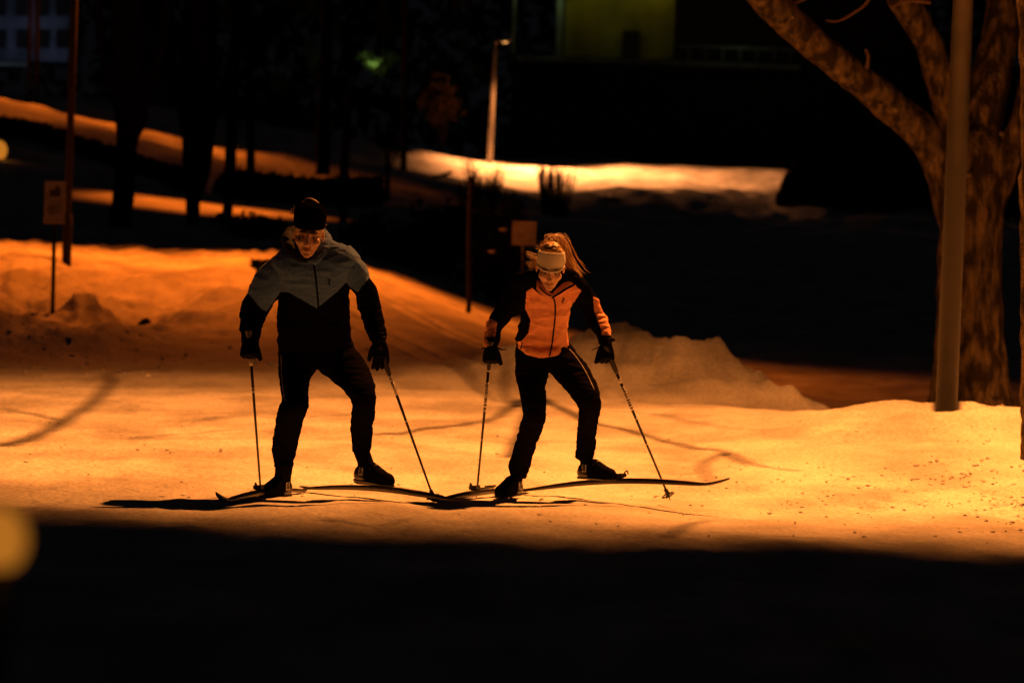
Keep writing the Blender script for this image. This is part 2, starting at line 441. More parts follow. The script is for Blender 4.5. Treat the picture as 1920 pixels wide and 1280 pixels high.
b1 = P(1773, 790, 29.2); b1.z = gz(b1.x, b1.y)
k = P(1806, 0, 29.2); k = b1 + (k - b1) * ((9.06 - b1.z) / (k - b1).z)
lamp_post(b1, k, .083, .075, 'thick lamp post behind the right snow bank, in front of the big tree',
          arm=Vector((LA.x - k.x, LA.y - k.y, 0)) * 1.0)
b2 = P(125, 484, 62); b2.z = gz(b2.x, b2.y); k = P(139, 0, 62); k = b2 + (k - b2) * (8 / (k - b2).z)
lamp_post(b2, k, .062, .055, mt=BARKD, label= 'lamp post on the left slope just behind the small sign, with thicker dark foot', arm=Vector((1.2, 1.2, 0)), sleeve=.78)
for (xb, yb, xt, r, lab) in ((68, 222, 70, .1, 'far lamp post on the left slope, right one of the close pair'), (54, 216, 57, .085, 'far lamp post on the left slope, thinner left one of the close pair')):
    b = P(xb, yb, 147); k = P(xt, 0, 147); zz = gz(b.x, b.y); b.z = zz; k = b + (k - b) * (8 / (k - b).z)
    lamp_post(b, k, r, r * .9, lab, arm=Vector((1.0, 1.2, 0)))
b3 = P(918, 302, 168); b3.z = gz(b3.x, b3.y) - .1; k3 = P(928, 82, 168)
lamp_post(b3, k3, .12, .10, 'distant lamp post in the middle, short arm at its top, lit pale orange', arm=Vector((.45, -.5, 0)), mt=LITP)
spot("lamp_light_far", k3 + Vector((1.0, -1.0, 0.1)), k3 + Vector((3.6, -2.6, -6)), 19500, (1.0, .31, .08), 130, 1.0, .12)
spot("lamp_light_slope", P(90, -120, 140), P(90, 240, 137), 13000, RED, 108, 1.0, .15)

# ------------------------------------------------------------------ trees
def limb_mesh(pts, rad, n=22, sub=6, amp=.08, sc=6, flat=1.0):
    bm = bmesh.new(); tube(bm, pts, rad, n, sub, flat); me = bm_mesh(bm)
    v = verts(me); nn = norms(me); w = fbm(v[:, 0] * sc, v[:, 1] * sc, v[:, 2] * sc * .6, 3)
    setv(me, v + nn * (np.mean(rad) * amp * w)[:, None]); return me

TD = 38.0; TS = TD / 34
tb = P(1822, 742, TD); tb.z = gz(tb.x, tb.y)
tree = empty('big_tree', tb, 'big forked tree with lichen on its bark, standing behind the right hand lamp post', 'tree')
link('trunk', limb_mesh([P(1822, 770, TD), P(1820, 730, TD), P(1818, 620, TD), P(1818, 500, TD), P(1822, 400, TD), P(1826, 320, TD), P(1832, 270, TD), P(1834, 235, TD), P(1835, 222, TD)],
     [r_ * TS for r_ in (.45, .36, .30, .285, .285, .29, .24, .14, .03)], 40, 10, .05, 9), BARK, tree)
def lim(pts, rad, deps=None):
    q = [P(x, y, TD + (deps[i] if deps else 0)) for i, (x, y) in enumerate(pts)]
    return q, [r_ * TS for r_ in rad]
L1, R1 = lim([(1812, 420), (1775, 320), (1735, 255), (1660, 190), (1580, 125), (1500, 60), (1432, -10), (1385, -90), (1330, -190)], [.24, .2, .165, .15, .14, .14, .135, .12, .1], [0, 0, -.1, -.3, -.6, -.9, -1.3, -1.7, -2.2])
limb1 = link('limb', limb_mesh(L1, R1, 30, 8, .09, 9), BARK, tree)
L2, R2 = lim([(1822, 360), (1790, 240), (1762, 150), (1740, 80), (1700, 10), (1650, -70)], [.2, .15, .13, .125, .13, .12], [0, -.1, -.2, -.3, -.4, -.5])
link('limb', limb_mesh(L2, R2, 30, 8, .09, 9), BARK, tree)
L3, R3 = lim([(1830, 330), (1845, 200), (1868, 100), (1885, 0), (1900, -90)], [.22, .19, .17, .16, .15], [0, .1, .2, .3, .3])
link('limb', limb_mesh(L3, R3, 30, 8, .09, 9), BARK, tree)
L4, R4 = lim([(1845, 400), (1880, 310), (1905, 250), (1925, 180), (1950, 60)], [.16, .14, .10, .09, .08], [0, -.1, -.2, -.2, -.2])
link('limb', limb_mesh(L4, R4, 30, 8, .09, 9), BARK, tree)
for pts in ([(1640, -30), (1625, 5), (1600, 25), (1570, 40), (1548, 38)], [(1745, 5), (1700, 2), (1672, 14)], [(1515, -5), (1490, 6), (1478, 8)],
            [(1535, 78), (1530, 62), (1536, 58)], [(1625, 130), (1628, 105), (1622, 92)], [(1845, 410), (1850, 395), (1840, 385)]):
    bm = bmesh.new(); tube(bm, [P(x, y, TD - 1.0) for x, y in pts], [.02, .016, .013, .009, .006][:len(pts)], 6, 4)
    link('twig', bm_mesh(bm), TWIG, tree)
# lichen rosettes on the bark
for (x, y) in ((1485, 32), (1650, 195), (1678, 205), (1816, 327), (1875, 140), (1878, 250)):
    bm = bmesh.new(); r = random.uniform(.014, .03)
    dg = TD - (.34 if x > 1760 else .48 + (1800 - x) / 380 * 1.05)
    cen = P(x, y, dg)
    M = Matrix.Translation(cen) @ Matrix.Diagonal((r, .05, r * 1.2, 1))
    s = bmesh.ops.create_icosphere(bm, subdivisions=2, radius=1, matrix=M)
    for v in s['verts']: v.co += Vector((mnoise.noise(v.co * 40), 0, mnoise.noise(v.co * 40 + Vector((5, 5, 5))))) * r * 1.6
    link('lichen', bm_mesh(bm), LICHEN, tree)

# overhead branches of the same tree: they hang out over the track under the lamp
def back(x, y, t):
    v = -(x - 960) * sn + (y - 640) * cs
    D = 28.0
    for _ in range(12):
        p = P(x, y, D); D += (p.z - gz(p.x, p.y)) * 18 if False else 0
        s = (P(x, y, D + 1).z - P(x, y, D).z); D += (gz(p.x, p.y) - p.z) / s * .8
        D = min(max(D, 17), 60)
    g = P(x, y, D); g.z = gz(g.x, g.y)
    return LA + (g - LA) * t
bpaths = [([(700, 815), (800, 803), (880, 795), (940, 776), (978, 748), (975, 715), (950, 690)], .55, .014),
          ([(960, 730), (1010, 752), (1060, 770), (1110, 792), (1200, 812), (1290, 838), (1362, 850), (1420, 872), (1500, 880)], .55, .015),
          ([(1362, 850), (1325, 865), (1318, 880), (1335, 905)], .55, .010),
          ([(0, 836), (80, 812), (130, 782), (185, 745), (210, 715), (240, 690)], .5, .016),
          ([(110, 785), (60, 775), (0, 762)], .5, .012),
          ([(380, 790), (470, 778), (560, 782), (650, 778), (740, 786)], .5, .008),
          ([(250, 820), (350, 812), (440, 806), (520, 812)], .5, .007),
          ([(1120, 772), (1240, 776), (1340, 800), (1470, 806)], .5, .007),
          ([(1250, 1010), (1290, 985), (1330, 975)], .6, .009), ([(600, 975), (700, 985), (760, 975)], .6, .007)]
for pts, t, r in bpaths:
    q = [back(x, y, t) + Vector((0, 0, 0)) for x, y in pts]
    if r == .016: q = q + [q[-1] + Vector((1.5, 1.5, .8))]
    bm = bmesh.new(); tube(bm, q, [r * 1.5 * (1.15 - .55 * i / (len(q) - 1)) for i in range(len(q))], 8, 5)
    link('twig' if r < .02 else 'branch', bm_mesh(bm), TWIG, tree)
bm = bmesh.new(); q = [L1[-1], L1[-1] + Vector((-.4, -.5, .7)), back(975, 715, .55)]; tube(bm, q, [.035, .02, .012], 10, 6); link('branch', bm_mesh(bm), TWIG, tree)
bm = bmesh.new(); q = [L1[-1], L1[-1] + Vector((-1.2, -.9, 1.0)), back(240, 690, .5) + Vector((1.5, 1.5, .8))]; tube(bm, q, [.03, .016, .012], 10, 6); link('branch', bm_mesh(bm), TWIG, tree)

# trunk cut by the right frame edge
q = [P(1962, 860, 25.5), P(1958, 700, 25.5), P(1956, 400, 25.5), P(1952, 150, 25.5), P(1950, -100, 25.5)]
tb = q[0].copy(); tb.z = gz(tb.x, tb.y)
t = empty('tree_trunk', tb, 'rough dark tree trunk cut off by the right edge of the picture', 'tree')
link('trunk', limb_mesh(q, [.17, .155, .15, .145, .15], 30, 12, .12, 14), BARK, t)

def dark_tree(x, y, D, secs, label, limbs=()):
    b = P(x, y, D); b.z = gz(b.x, b.y)
    t = empty('dark_tree', b, label, 'tree', 'dark tree trunks in the park behind')
    pts = [P(a, c, D) for a, c, w in secs]; rad = [w / 2 / F * D for a, c, w in secs]
    pts.insert(0, pts[0] - Vector((0, 0, .4))); rad.insert(0, rad[0] * 1.15)
    link('trunk', limb_mesh(pts, rad, 20, 6, .08, 4), BARKD, t)
    for l in limbs:
        bm = bmesh.new(); tube(bm, [P(a, c, D) for a, c, w in l], [w / 2 / F * D for a, c, w in l], 10, 4); link('limb', bm_mesh(bm), BARKD, t)
    return t
dark_tree(225, 425, 80, [(225, 425, 46), (230, 380, 40), (234, 310, 36), (240, 260, 44), (245, 215, 62), (240, 120, 60), (236, 0, 56), (230, -120, 50)],
          'dark trunk flaring into a fork, left one of the two thick trunks above the man', [[(250, 230, 30), (278, 170, 26), (300, 90, 22), (320, -20, 18)], [(232, 220, 24), (205, 150, 20), (188, 60, 16), (180, -40, 12)]])
dark_tree(362, 398, 84, [(362, 398, 26), (363, 372, 28), (368, 330, 52), (372, 260, 62), (370, 200, 76), (372, 100, 70), (376, 0, 64), (380, -100, 56)],
          'darkest thick trunk, right one of the two trunks above the man', [[(350, 220, 26), (325, 150, 22), (318, 60, 18), (310, -30, 14)], [(395, 225, 26), (425, 150, 20), (450, 50, 14), (460, -30, 10)]])
dark_tree(606, 300, 125, [(606, 305, 26), (606, 260, 28), (608, 200, 26), (612, 100, 24), (615, -20, 20)], 'slim dark trunk behind, crossing the lit far path above the man', [[(608, 190, 10), (640, 120, 8), (650, 30, 6)]])
dark_tree(757, 300, 140, [(757, 300, 12), (758, 250, 12), (758, 180, 11), (760, 60, 10), (760, -30, 8)], 'thin dark trunk where the far lit path begins')
dark_tree(642, 440, 80, [(642, 440, 14), (643, 400, 15), (645, 330, 18), (650, 240, 14), (650, 150, 12)], 'thin dark trunk rising just right of the man\'s head')
dark_tree(880, 540, 62, [(880, 540, 9), (880, 460, 9), (882, 380, 9), (884, 330, 8)], 'thin bare sapling stem left of the woman against the dark')
dark_tree(470, 350, 104, [(470, 350, 18), (470, 250, 16), (468, 180, 16), (466, 60, 14), (466, -40, 12)], 'distant slim trunk between the thick trunks and the man')
dark_tree(426, 395, 88, [(426, 395, 20), (428, 360, 20), (432, 300, 22), (436, 200, 20), (440, 60, 18), (442, -60, 14)], 'medium dark trunk standing right beside the darkest thick trunk')
dark_tree(727, 350, 105, [(727, 352, 9), (727, 320, 9), (728, 292, 8)], 'short thin stump of a stem below the far path')

# ------------------------------------------------------------------ signs
def sign(x0, x1, y0, y1, xb, yb, D, label, dark=True, yaw=0):
    b = P(xb, yb, D); b.z = gz(b.x, b.y)
    t = empty('sign', b, label, 'sign')
    top = P((x0 + x1) / 2, y0 + 2, D)
    bm = bmesh.new(); tube(bm, [b - Vector((0, 0, .3)), top + Vector((0, .03, 0))], .027, 12); link('post', bm_mesh(bm), GALV, t)
    c = P((x0 + x1) / 2, (y0 + y1) / 2, D - .045); w = (x1 - x0) / F * D; h = (y1 - y0) / F * D
    bm = bmesh.new(); box(bm, c, (w, .012, h)); bmesh.ops.bevel(bm, geom=bm.edges[:], offset=.004, segments=2)
    pl = link('plate', bm_mesh(bm), SIGNM, t, smooth=False)
    if dark:
        bm = bmesh.new(); box(bm, c + Vector((0, -.010, h * .22)), (w * .5, .004, h * .16)); ell(bm, c + Vector((0.03, -.010, h * .33)), (.03, .003, .03))
        link('pictogram', bm_mesh(bm), SIGND, pl, smooth=False)
        bm = bmesh.new()
        for k in range(3): box(bm, c + Vector((0, -.010, -h * (.10 + .07 * k))), (w * (.7 - .1 * k), .004, h * .03))
        link('lettering', bm_mesh(bm), SIGND, pl, smooth=False)
sign(83, 123, 340, 420, 99, 592, 50, 'small pale upright sign on a thin post at the left edge of the track')
sign(960, 1005, 415, 460, 984, 600, 58, 'dim brown square sign behind the woman\'s head', False)

# ------------------------------------------------------------------ shrubs
def shrub(name, x, y, D, wpx, hpx, n, label, group, mt=BARKD, r=.012, spread=.5):
    b = P(x, y, D); b.z = gz(b.x, b.y)
    t = empty(name, b, label, 'shrub', group); bm = bmesh.new(); bt = bmesh.new()
    w = wpx / F * D; h = hpx / F * D
    for i in range(n):
        a = random.uniform(-1, 1); bx = a * w * .3; tx = a * w * .5 + random.gauss(0, w * .06)
        hh = h * random.uniform(.6, 1.05); dy = random.uniform(-.5, .5) * w * spread
        p0 = b + Vector((bx, dy * .5, -.1)); p1 = b + Vector(((bx + tx) / 2, dy * .7, hh * .5)); p2 = b + Vector((tx, dy, hh))
        tube(bm, [p0, p1, p2], [r * 1.6, r * 1.2, r * .6], 5, 3)
        for k in range(3):
            f = random.uniform(.4, .95); q0 = p1.lerp(p2, (f - .5) * 2) if f > .5 else p0.lerp(p1, f * 2)
            q1 = q0 + Vector((random.uniform(-1, 1) * w * .12, random.uniform(-1, 1) * w * .1, h * random.uniform(.08, .22)))
            tube(bt, [q0, q0.lerp(q1, .6) + Vector((0, 0, -.01)), q1], [r * .6, r * .5, r * .35], 4, 1)
    link('stems', bm_mesh(bm), mt, t); tag(link('side_twigs', bm_mesh(bt), mt, t), kind='stuff')
    return t
shrub('bare_shrub', 905, 398, 128, 85, 92, 60, 'bare upright shrub in front of the far lit path, left of the pair', 'bare shrubs before the far path', r=.014)
shrub('bare_shrub', 1040, 405, 128, 72, 108, 60, 'bare fan shaped shrub in front of the far lit path, right of the pair', 'bare shrubs before the far path', r=.015)
shrub('bare_shrub', 1150, 385, 135, 50, 40, 10, 'low sparse shrub on the lumpy snow right of the fan shaped shrub', 'bare shrubs before the far path', r=.02)

def leafy(name, x, y, D, wpx, hpx, n, label, mt, size=.12, group=None, cat='shrub', stem=True, depth=.6):
    b = P(x, y, D); zz = gz(b.x, b.y)
    w = wpx / F * D / 2; h = hpx / F * D / 2
    cen = b.copy(); base = Vector((b.x, b.y, zz if stem else b.z - h))
    t = empty(name, base, label, cat, group)
    bm = bmesh.new()
    cl = [Vector((random.gauss(0, .45) * w, random.gauss(0, .4) * w * depth, random.gauss(0, .42) * h)) for _ in range(max(6, n // 60))]
    for i in range(n):
        c = random.choice(cl); p = cen + c + Vector((random.gauss(0, .2) * w, random.gauss(0, .2) * w * depth, random.gauss(0, .2) * h))
        d = Vector((random.gauss(0, 1), random.gauss(0, 1), random.gauss(0, 1))).normalized(); e = d.orthogonal().normalized()
        s = size * random.uniform(.5, 1.3)
        v = [bm.verts.new(p - d * s), bm.verts.new(p + e * s * .4), bm.verts.new(p + d * s), bm.verts.new(p - e * s * .4)]
        bm.faces.new(v)
    link('foliage', bm_mesh(bm), mt, t)
    bm = bmesh.new()
    for c in cl[:8]: tube(bm, [base - Vector((0, 0, .2)), base.lerp(cen + c, .5) + Vector((0, 0, .1)), cen + c], [.05, .03, .01], 6, 3)
    link('stems', bm_mesh(bm), BARKD, t)
    return t
# dry leaved small trees near the far lamp and hedges that close the view
leafy('brown_leaved_shrub', 828, 180, 172, 70, 110, 900, 'brown leaved small tree left of the distant lamp post', mat('dry_leaf', (.05, .028, .014), .9), .16)
leafy('brown_leaved_shrub', 730, 262, 150, 70, 50, 500, 'rounded dry shrub beside the thin trunk at the far path', bpy.data.materials['dry_leaf'], .15)
leafy('evergreen_shrub', 790, 470, 75, 200, 120, 1800, 'low dark evergreen shrub at the right side of the path behind the man', LEAFD, .10)
leafy('evergreen_shrub', 935, 470, 72, 110, 190, 2200, 'tall dark evergreen shrub behind the sapling left of the woman', LEAFD, .10)
leafy('evergreen_shrub', 860, 355 + 90, 95, 200, 110, 1800, 'dark evergreen shrub below the bare upright shrub', LEAFD, .13)
leafy('evergreen_shrub', 330, 325, 100, 50, 50, 500, 'small dark evergreen shrub between the two thick trunks', LEAFD, .12)
leafy('evergreen_shrub', 700, 450, 80, 110, 90, 1200, 'dark evergreen shrub right of the thin trunk beside the man', LEAFD, .11)
leafy('evergreen_shrub', 470, 425, 78, 130, 50, 900, 'low spreading evergreen shrub behind the man\'s hat', LEAFD, .10)
leafy('small_spruce', 488, 500, 58, 46, 30, 400, 'tiny dark spruce peeking out beside the man\'s left shoulder', LEAFD, .06)
leafy('evergreen_shrub', 1040, 392, 127, 60, 44, 500, 'dark low evergreen at the foot of the fan shaped shrub', LEAFD, .10)
# snow lumps lodged on the dark shrubs
for (x, y, w, h, D, lab) in ((944, 430, 16, 6, 70, 'small lit snow lump on the tall evergreen, upper one'), (922, 471, 15, 7, 70, 'small lit snow lump on the tall evergreen, lower one'),
                        (645, 425, 8, 16, 79, 'small lit snow lump on the thin trunk beside the man')):
    bm = bmesh.new(); ell(bm, P(x, y, D), (w / 2 / F * D, .06, h / 2 / F * D)); o = link('snow_lump', bm_mesh(bm), SNOW); tag(o, lab, 'snow lump')

# clipped hedges put in for the dark bands across the slope
def hedge(pts, D0, D1, hpx, label):
    b = P(*pts[0], D0); b.z = gz(b.x, b.y); t = empty('hedge', b, label, 'hedge', 'dark hedges across the slope')
    bm = bmesh.new(); n = 40
    A = catmull([list(p) + [0] for p in pts], 12)
    for i in range(2600):
        k = random.random() * (len(A) - 1.001); j = int(k); f = k - j; x, y = A[j][:2] * (1 - f) + A[j + 1][:2] * f
        D = D0 + (D1 - D0) * k / (len(A) - 1); q = P(x, y, D); H = hpx / F * D
        H *= min(1, .25 + k / 4); g = q.copy(); g.y += random.uniform(-.5, .5); g.z = gz(g.x, g.y) + H * random.random() ** .7
        d = Vector((random.gauss(0, 1), random.gauss(0, .5), random.gauss(0, 1))).normalized(); e = d.orthogonal().normalized(); s = random.uniform(.08, .2)
        bm.faces.new([bm.verts.new(g - d * s), bm.verts.new(g + e * s * .5), bm.verts.new(g + d * s), bm.verts.new(g - e * s * .5)])
    rows = []
    for k in range(0, len(A), 3):
        D = D0 + (D1 - D0) * k / (len(A) - 1); q = P(A[k][0], A[k][1], D); H = hpx / F * D; z0 = gz(q.x, q.y); tp = min(1, (k + 1) / 5, (len(A) - k) / 5); H *= tp
        rows.append(list((q.x, q.y, z0 + H * .4)) + [0, .35, 0] + [0, 0, H * .5])
    rings(bm, rows, 12); link('foliage', bm_mesh(bm), LEAFD, t); return t
hedge([(-60, 262), (110, 318), (215, 352), (345, 374)], 112, 104, 33, 'long dark hedge running down the left slope behind the lamp posts')
hedge([(405, 340), (520, 352), (640, 362), (715, 352)], 106, 112, 50, 'dark hedge on the slope between the thick trunks and the far path')

hedge([(1458, 398), (1650, 406), (1990, 420)], 146, 146, 84, 'tall dark hedge added to cut off the lit far path at its right side')  # added dark occluder where the far light pool stops

# rock, beam
c = P(272, 558, 50); c.z = gz(c.x, c.y)
bm = bmesh.new(); s = bmesh.ops.create_icosphere(bm, subdivisions=3, radius=1, matrix=Matrix.Translation(c + Vector((0, 0, .05))) @ Matrix.Diagonal((.11, .12, .15, 1)))
for v in s['verts']: v.co += Vector((1, 1, 1)) * mnoise.noise(v.co * 7) * .04
tag(link('rock', bm_mesh(bm), ROCK), 'dark pointed stone on the snow left of the man', 'rock')
bm = bmesh.new(); p0 = P(810, 334, 140); p1 = P(848, 323, 140); box(bm, (p0 + p1) / 2, ((p1 - p0).length, .15, .12), Matrix.Rotation(-math.atan2((p1 - p0).z, (p1 - p0).x), 3, 'Y'))
tag(link('wooden_beam', bm_mesh(bm), BARKD, smooth=False), 'short dark wooden beam lying slanted on the far lit snow', 'beam')

# ------------------------------------------------------------------ buildings behind
BD = 215.0
bb = P(1400, 330, BD)
bld = empty('terrace_building', Vector((bb.x, BD, gz(bb.x, BD))), 'dark building with a green lit open gallery above a windowless lower storey', 'building')
def brect(name, x0, x1, y0, y1, D, th, mt, par=bld, bev=0):
    c = P((x0 + x1) / 2, (y0 + y1) / 2, D); w = (x1 - x0) / F * D; h = (y1 - y0) / F * D
    bm = bmesh.new(); box(bm, c + Vector((0, th / 2, 0)), (w, th, h), Matrix.Rotation(0, 3, 'Y'))
    return link(name, bm_mesh(bm), mt, par, smooth=False)
brect('wall', 955, 2100, 122, 420, BD, 6, WALLD)
brect('parapet', 968, 1500, 113, 122, BD - .35, .4, CONC)
brect('column', 1044, 1056, -60, 111, BD + .3, .35, CONC)
brect('column', 961, 968, -60, 111, BD + .3, .35, CONC)
brect('gallery_wall', 1060, 1265, -80, 120, BD + 3.8, .3, WALLG)
brect('door', 1166, 1198, 58, 118, BD + 3.6, .1, WALLD)
brect('gallery_side_wall', 1268, 1720, -80, 122, BD + 3.0, .5, WALLD)
brect('roof', 940, 2100, -110, -62, BD, 6, WALLD)
for i in range(7): brect('railing_post', 1290 + i * 32, 1293 + i * 32, 92, 114, BD - .2, .08, CONC)
brect('railing', 1268, 1500, 88, 92, BD - .2, .08, CONC)
def point(name, pos, e, col, r=.2):
    l = bpy.data.lights.new(name, 'POINT'); l.energy = e; l.color = col; l.shadow_soft_size = r
    o = bpy.data.objects.new(name, l); COL.objects.link(o); o.location = pos
point('gallery_light', P(1238, -60, BD + 3.0), 22, (.95, .8, .03), .12)
point('gallery_light', P(1030, -35, BD - 1.0), 14, (.6, .9, .35), .1)
point('gallery_light', P(1110, -30, BD + 2.0), 9, (.8, .8, .08), .15)
point('gallery_light', P(1400, 40, BD - 1.6), 5, (.6, .8, .4), .1)  # added light without a lamp, brightens the parapet and railing
for x, D in ((1238, BD + 3.0), (1030, BD - 1.0)):
    bm = bmesh.new(); ell(bm, P(x, -66, D), (.12, .12, .06)); tag(link('gallery_lamp_bowl', bm_mesh(bm), GALV, bld))

hb = P(60, 120, 260)
h2 = empty('far_building', Vector((hb.x, 260, gz(hb.x, 260))), 'faint blue grey building behind the left lamp posts', 'building')
BLUEW = mat('blue_grey_wall', (.3, .32, .4), .9, .02, 3, var=.4, vscale=.4)
brect('wall', -120, 130, -80, 112, 262, 8, BLUEW, h2); brect('ledge', -120, 50, 115, 122, 261, .8, CONC, h2)
for x in (-90, -50, -10, 30, 70, 105): brect('window', x, x + 22, -40, 30, 261.8, .1, WALLD, h2); brect('window', x, x + 22, 55, 90, 261.8, .1, WALLD, h2)
point('far_building_light', P(20, 60, 255), 70, (.6, .68, 1.0), .3)
leafy('lit_shrub', 706, 120, 200, 80, 45, 500, 'small leafy shrub glowing pale green in the dark distance', LEAFG, .2, stem=False)
point('shrub_light', P(700, 118, 199), 16, (.75, .95, .4), .2)
for i in range(4):
    pass
# wood closing the view
bm = bmesh.new()
for i in range(9000):
    x = random.uniform(-600, 2500); D = random.uniform(225, 300) if x > 900 or random.random() < .5 else random.uniform(195, 260)
    y = random.uniform(-300, 330) + (0 if x > 900 else -60)
    if D < 262 and x < 180 and y < 190: continue
    if D < 225 and x > 620 and x < 800 and y > 60: continue
    if 930 < x < 2120 and y < 400 and D < 232: continue
    p = P(x, y, D); s = random.uniform(.4, 1.2)
    d = Vector((random.gauss(0, 1), random.gauss(0, .4), random.gauss(0, 1))).normalized(); e = d.orthogonal().normalized()
    bm.faces.new([bm.verts.new(p - d * s), bm.verts.new(p + e * s * .5), bm.verts.new(p + d * s), bm.verts.new(p - e * s * .5)])
tag(link('distant_wood', bm_mesh(bm), LEAFD), 'black mass of trees closing the view behind the park', 'wood', kind='stuff')

# ------------------------------------------------------------------ glowing stakes: an added one for the near amber blur, one far light
def marker(x, y, D, hpx, r, label, e):
    top = P(x, y, D); b = top.copy(); b.z = gz(b.x, b.y)
    t = empty('glow_post', b, label, 'marker post')
    bm = bmesh.new(); tube(bm, [b - Vector((0, 0, .1)), top - Vector((0, 0, r))], r * .5, 12); link('stake', bm_mesh(bm), PLAST, t)
    bm = bmesh.new(); ell(bm, top, (r, r, r * 1.2)); link('glow_cap', bm_mesh(bm), mat('glowing_amber_cap', (.8, .5, .2), .4, emit=(1, .33, .03), estr=e), t)
marker(-2, 1010, 3.6, 80, .026, 'added glowing stake for the out of focus amber blur close to the camera at the left edge', .42)  # near blur of unknown origin, shown by an added glowing cap
marker(-2, 282, 100, 30, .22, 'small amber marker light far up the left slope at the picture edge', .5)

# ------------------------------------------------------------------ people
def sec(l, r, D, th, back_=0.0):
    a = P(l[0], l[1], D); b = P(r[0], r[1], D); c = (a + b) / 2 + Vector((0, back_, 0)); h = (b - a) / 2
    return list(c) + list(h) + [0, th, 0]
def loft(bm, secs, D0, sub=4, n=28, shrink=1.0, power=2.0):
    R = []
    for (l, r, dep, th) in secs:
        q = np.array(sec(l, r, D0 + dep, th)); q[3:] *= shrink; R.append(q)
    rings(bm, catmull(R, sub), n, power)

def hand(W_, d, s, n, curl, sc=1.12, thumb=35, spread=.0):
    """gloved hand: wrist, pointing direction, thumb side, curl side"""
    d = Vector(d).normalized(); s = Vector(s); s = (s - d * s.dot(d)).normalized(); n0 = d.cross(s); n = n0 if n0.dot(Vector(n)) > 0 else -n0
    bm = bmesh.new()
    rows = []
    for t, w, h in ((-.03, .030, .026), (0, .030, .022), (.03, .038, .020), (.06, .043, .018), (.088, .042, .015)):
        rows.append(list(W_ + d * t * sc) + list(s * w * sc) + list(n * h * sc))
    rings(bm, catmull(rows, 3), 18)
    for off, L, r in ((.031, .070, .0105), (.011, .080, .0110), (-.011, .074, .0105), (-.031, .058, .0095)):
        p = W_ + (d * .080 + s * off) * sc; q = [p - d * .02 * sc, p]; a = 0
        dd = (d + s * off * 6 * spread).normalized()
        for k, fr in enumerate((.45, .3, .25)):
            a += math.radians(curl[k]); p = p + (dd * math.cos(a) + n * math.sin(a)) * L * fr * sc; q.append(p)
        tube(bm, q, [r * sc * f for f in (1.05, 1.1, 1.05, 1.0, .8)], 10, 3)
    p = W_ + (d * .015 + s * .028) * sc; q = [p - s * .012]; a = math.radians(thumb)
    for k, L in enumerate((.038, .032, .026)):
        p = p + (d * math.cos(a) + s * math.sin(a) * (.8 - .3 * k) + n * (.35 + .35 * k)).normalized() * L * sc; q.append(p)
    tube(bm, q, [.014 * sc, .0135 * sc, .0125 * sc, .010 * sc], 10, 3)
    return remesh(bm, .0035, 3, 'glove')

def head_mesh(bm, c, R, s=1.0):
    def L(x, y, z): return c + R @ (Vector((x, y, z)) * s)
    def E(x, y, z, a, b, d): ell(bm, L(x, y, z), (a * s, b * s, d * s), R, 20)
    E(0, .012, .035, .076, .095, .085); E(0, -.022, -.02, .063, .068, .085); E(0, -.045, -.07, .042, .045, .042)
    E(0, -.078, -.093, .021, .018, .017)
    for q in (-1, 1):
        E(q * .042, -.055, -.022, .026, .032, .026); E(q * .028, -.082, .030, .028, .014, .010)
        E(q * .079, .012, -.005, .008, .017, .031); E(q * .011, -.101, -.032, .009, .011, .008)
    tube(bm, [L(0, -.085, .022), L(0, -.100, 0), L(0, -.116, -.026), L(0, -.106, -.034)], [.008 * s, .009 * s, .0125 * s, .011 * s], 10, 4)
    E(0, -.090, -.056, .022, .011, .005); E(0, -.089, -.066, .019, .011, .006)

def finish_head(me, c, R, s=1.0):
    v = verts(me); q = (v - np.array(c)) @ np.array(R) / s      # local coordinates
    disp = np.zeros_like(q)
    for sx in (-1, 1):
        g = np.exp(-(((q[:, 0] - sx * .031) / .017) ** 2 + ((q[:, 1] + .085) / .03) ** 2 + ((q[:, 2] - .007) / .012) ** 2)); disp[:, 1] += .009 * g
        g = np.exp(-(((q[:, 0] - sx * .006) / .004) ** 2 + ((q[:, 1] + .108) / .01) ** 2 + ((q[:, 2] + .040) / .004) ** 2)); disp[:, 2] += .004 * g
    g = np.exp(-((q[:, 0] / .022) ** 2 + ((q[:, 1] + .1) / .02) ** 2 + ((q[:, 2] + .061) / .0025) ** 2)); disp[:, 1] += .005 * g
    v2 = v + (disp * s) @ np.array(R).T
    setv(me, v2)
    for m_ in (SKIN, LIP, BROW): me.materials.append(m_)
    q = q + disp
    mi = np.zeros(len(me.polygons), int)
    cen = np.empty(len(me.polygons) * 3); me.polygons.foreach_get('center', cen); cen = (cen.reshape(-1, 3) - np.array(c)) @ np.array(R) / s
    lip = (np.abs(cen[:, 0]) < .024) & (np.abs(cen[:, 2] + .061) < .0105 - np.abs(cen[:, 0]) * .25) & (cen[:, 1] < -.08)
    brow = (np.abs(np.abs(cen[:, 0]) - .031) < .019) & (np.abs(cen[:, 2] - .027 + (np.abs(cen[:, 0]) - .03) * .12) < .0045) & (cen[:, 1] < -.06)
    mi[lip] = 1; mi[brow] = 2; me.polygons.foreach_set('material_index', mi)

def eyes(par, c, R, s=1.0):
    for sx in (-1, 1):
        bm = bmesh.new(); ell(bm, c + R @ (Vector((sx * .031, -.0715, .006)) * s), (.0115 * s,) * 3, None, 20)
        e = link('eyeball', bm_mesh(bm), EYE, par)
        bm = bmesh.new(); ell(bm, c + R @ (Vector((sx * .031, -.0805, .004)) * s), (.006 * s, .004 * s, .006 * s), R, 12); link('iris', bm_mesh(bm), PUPIL, e)

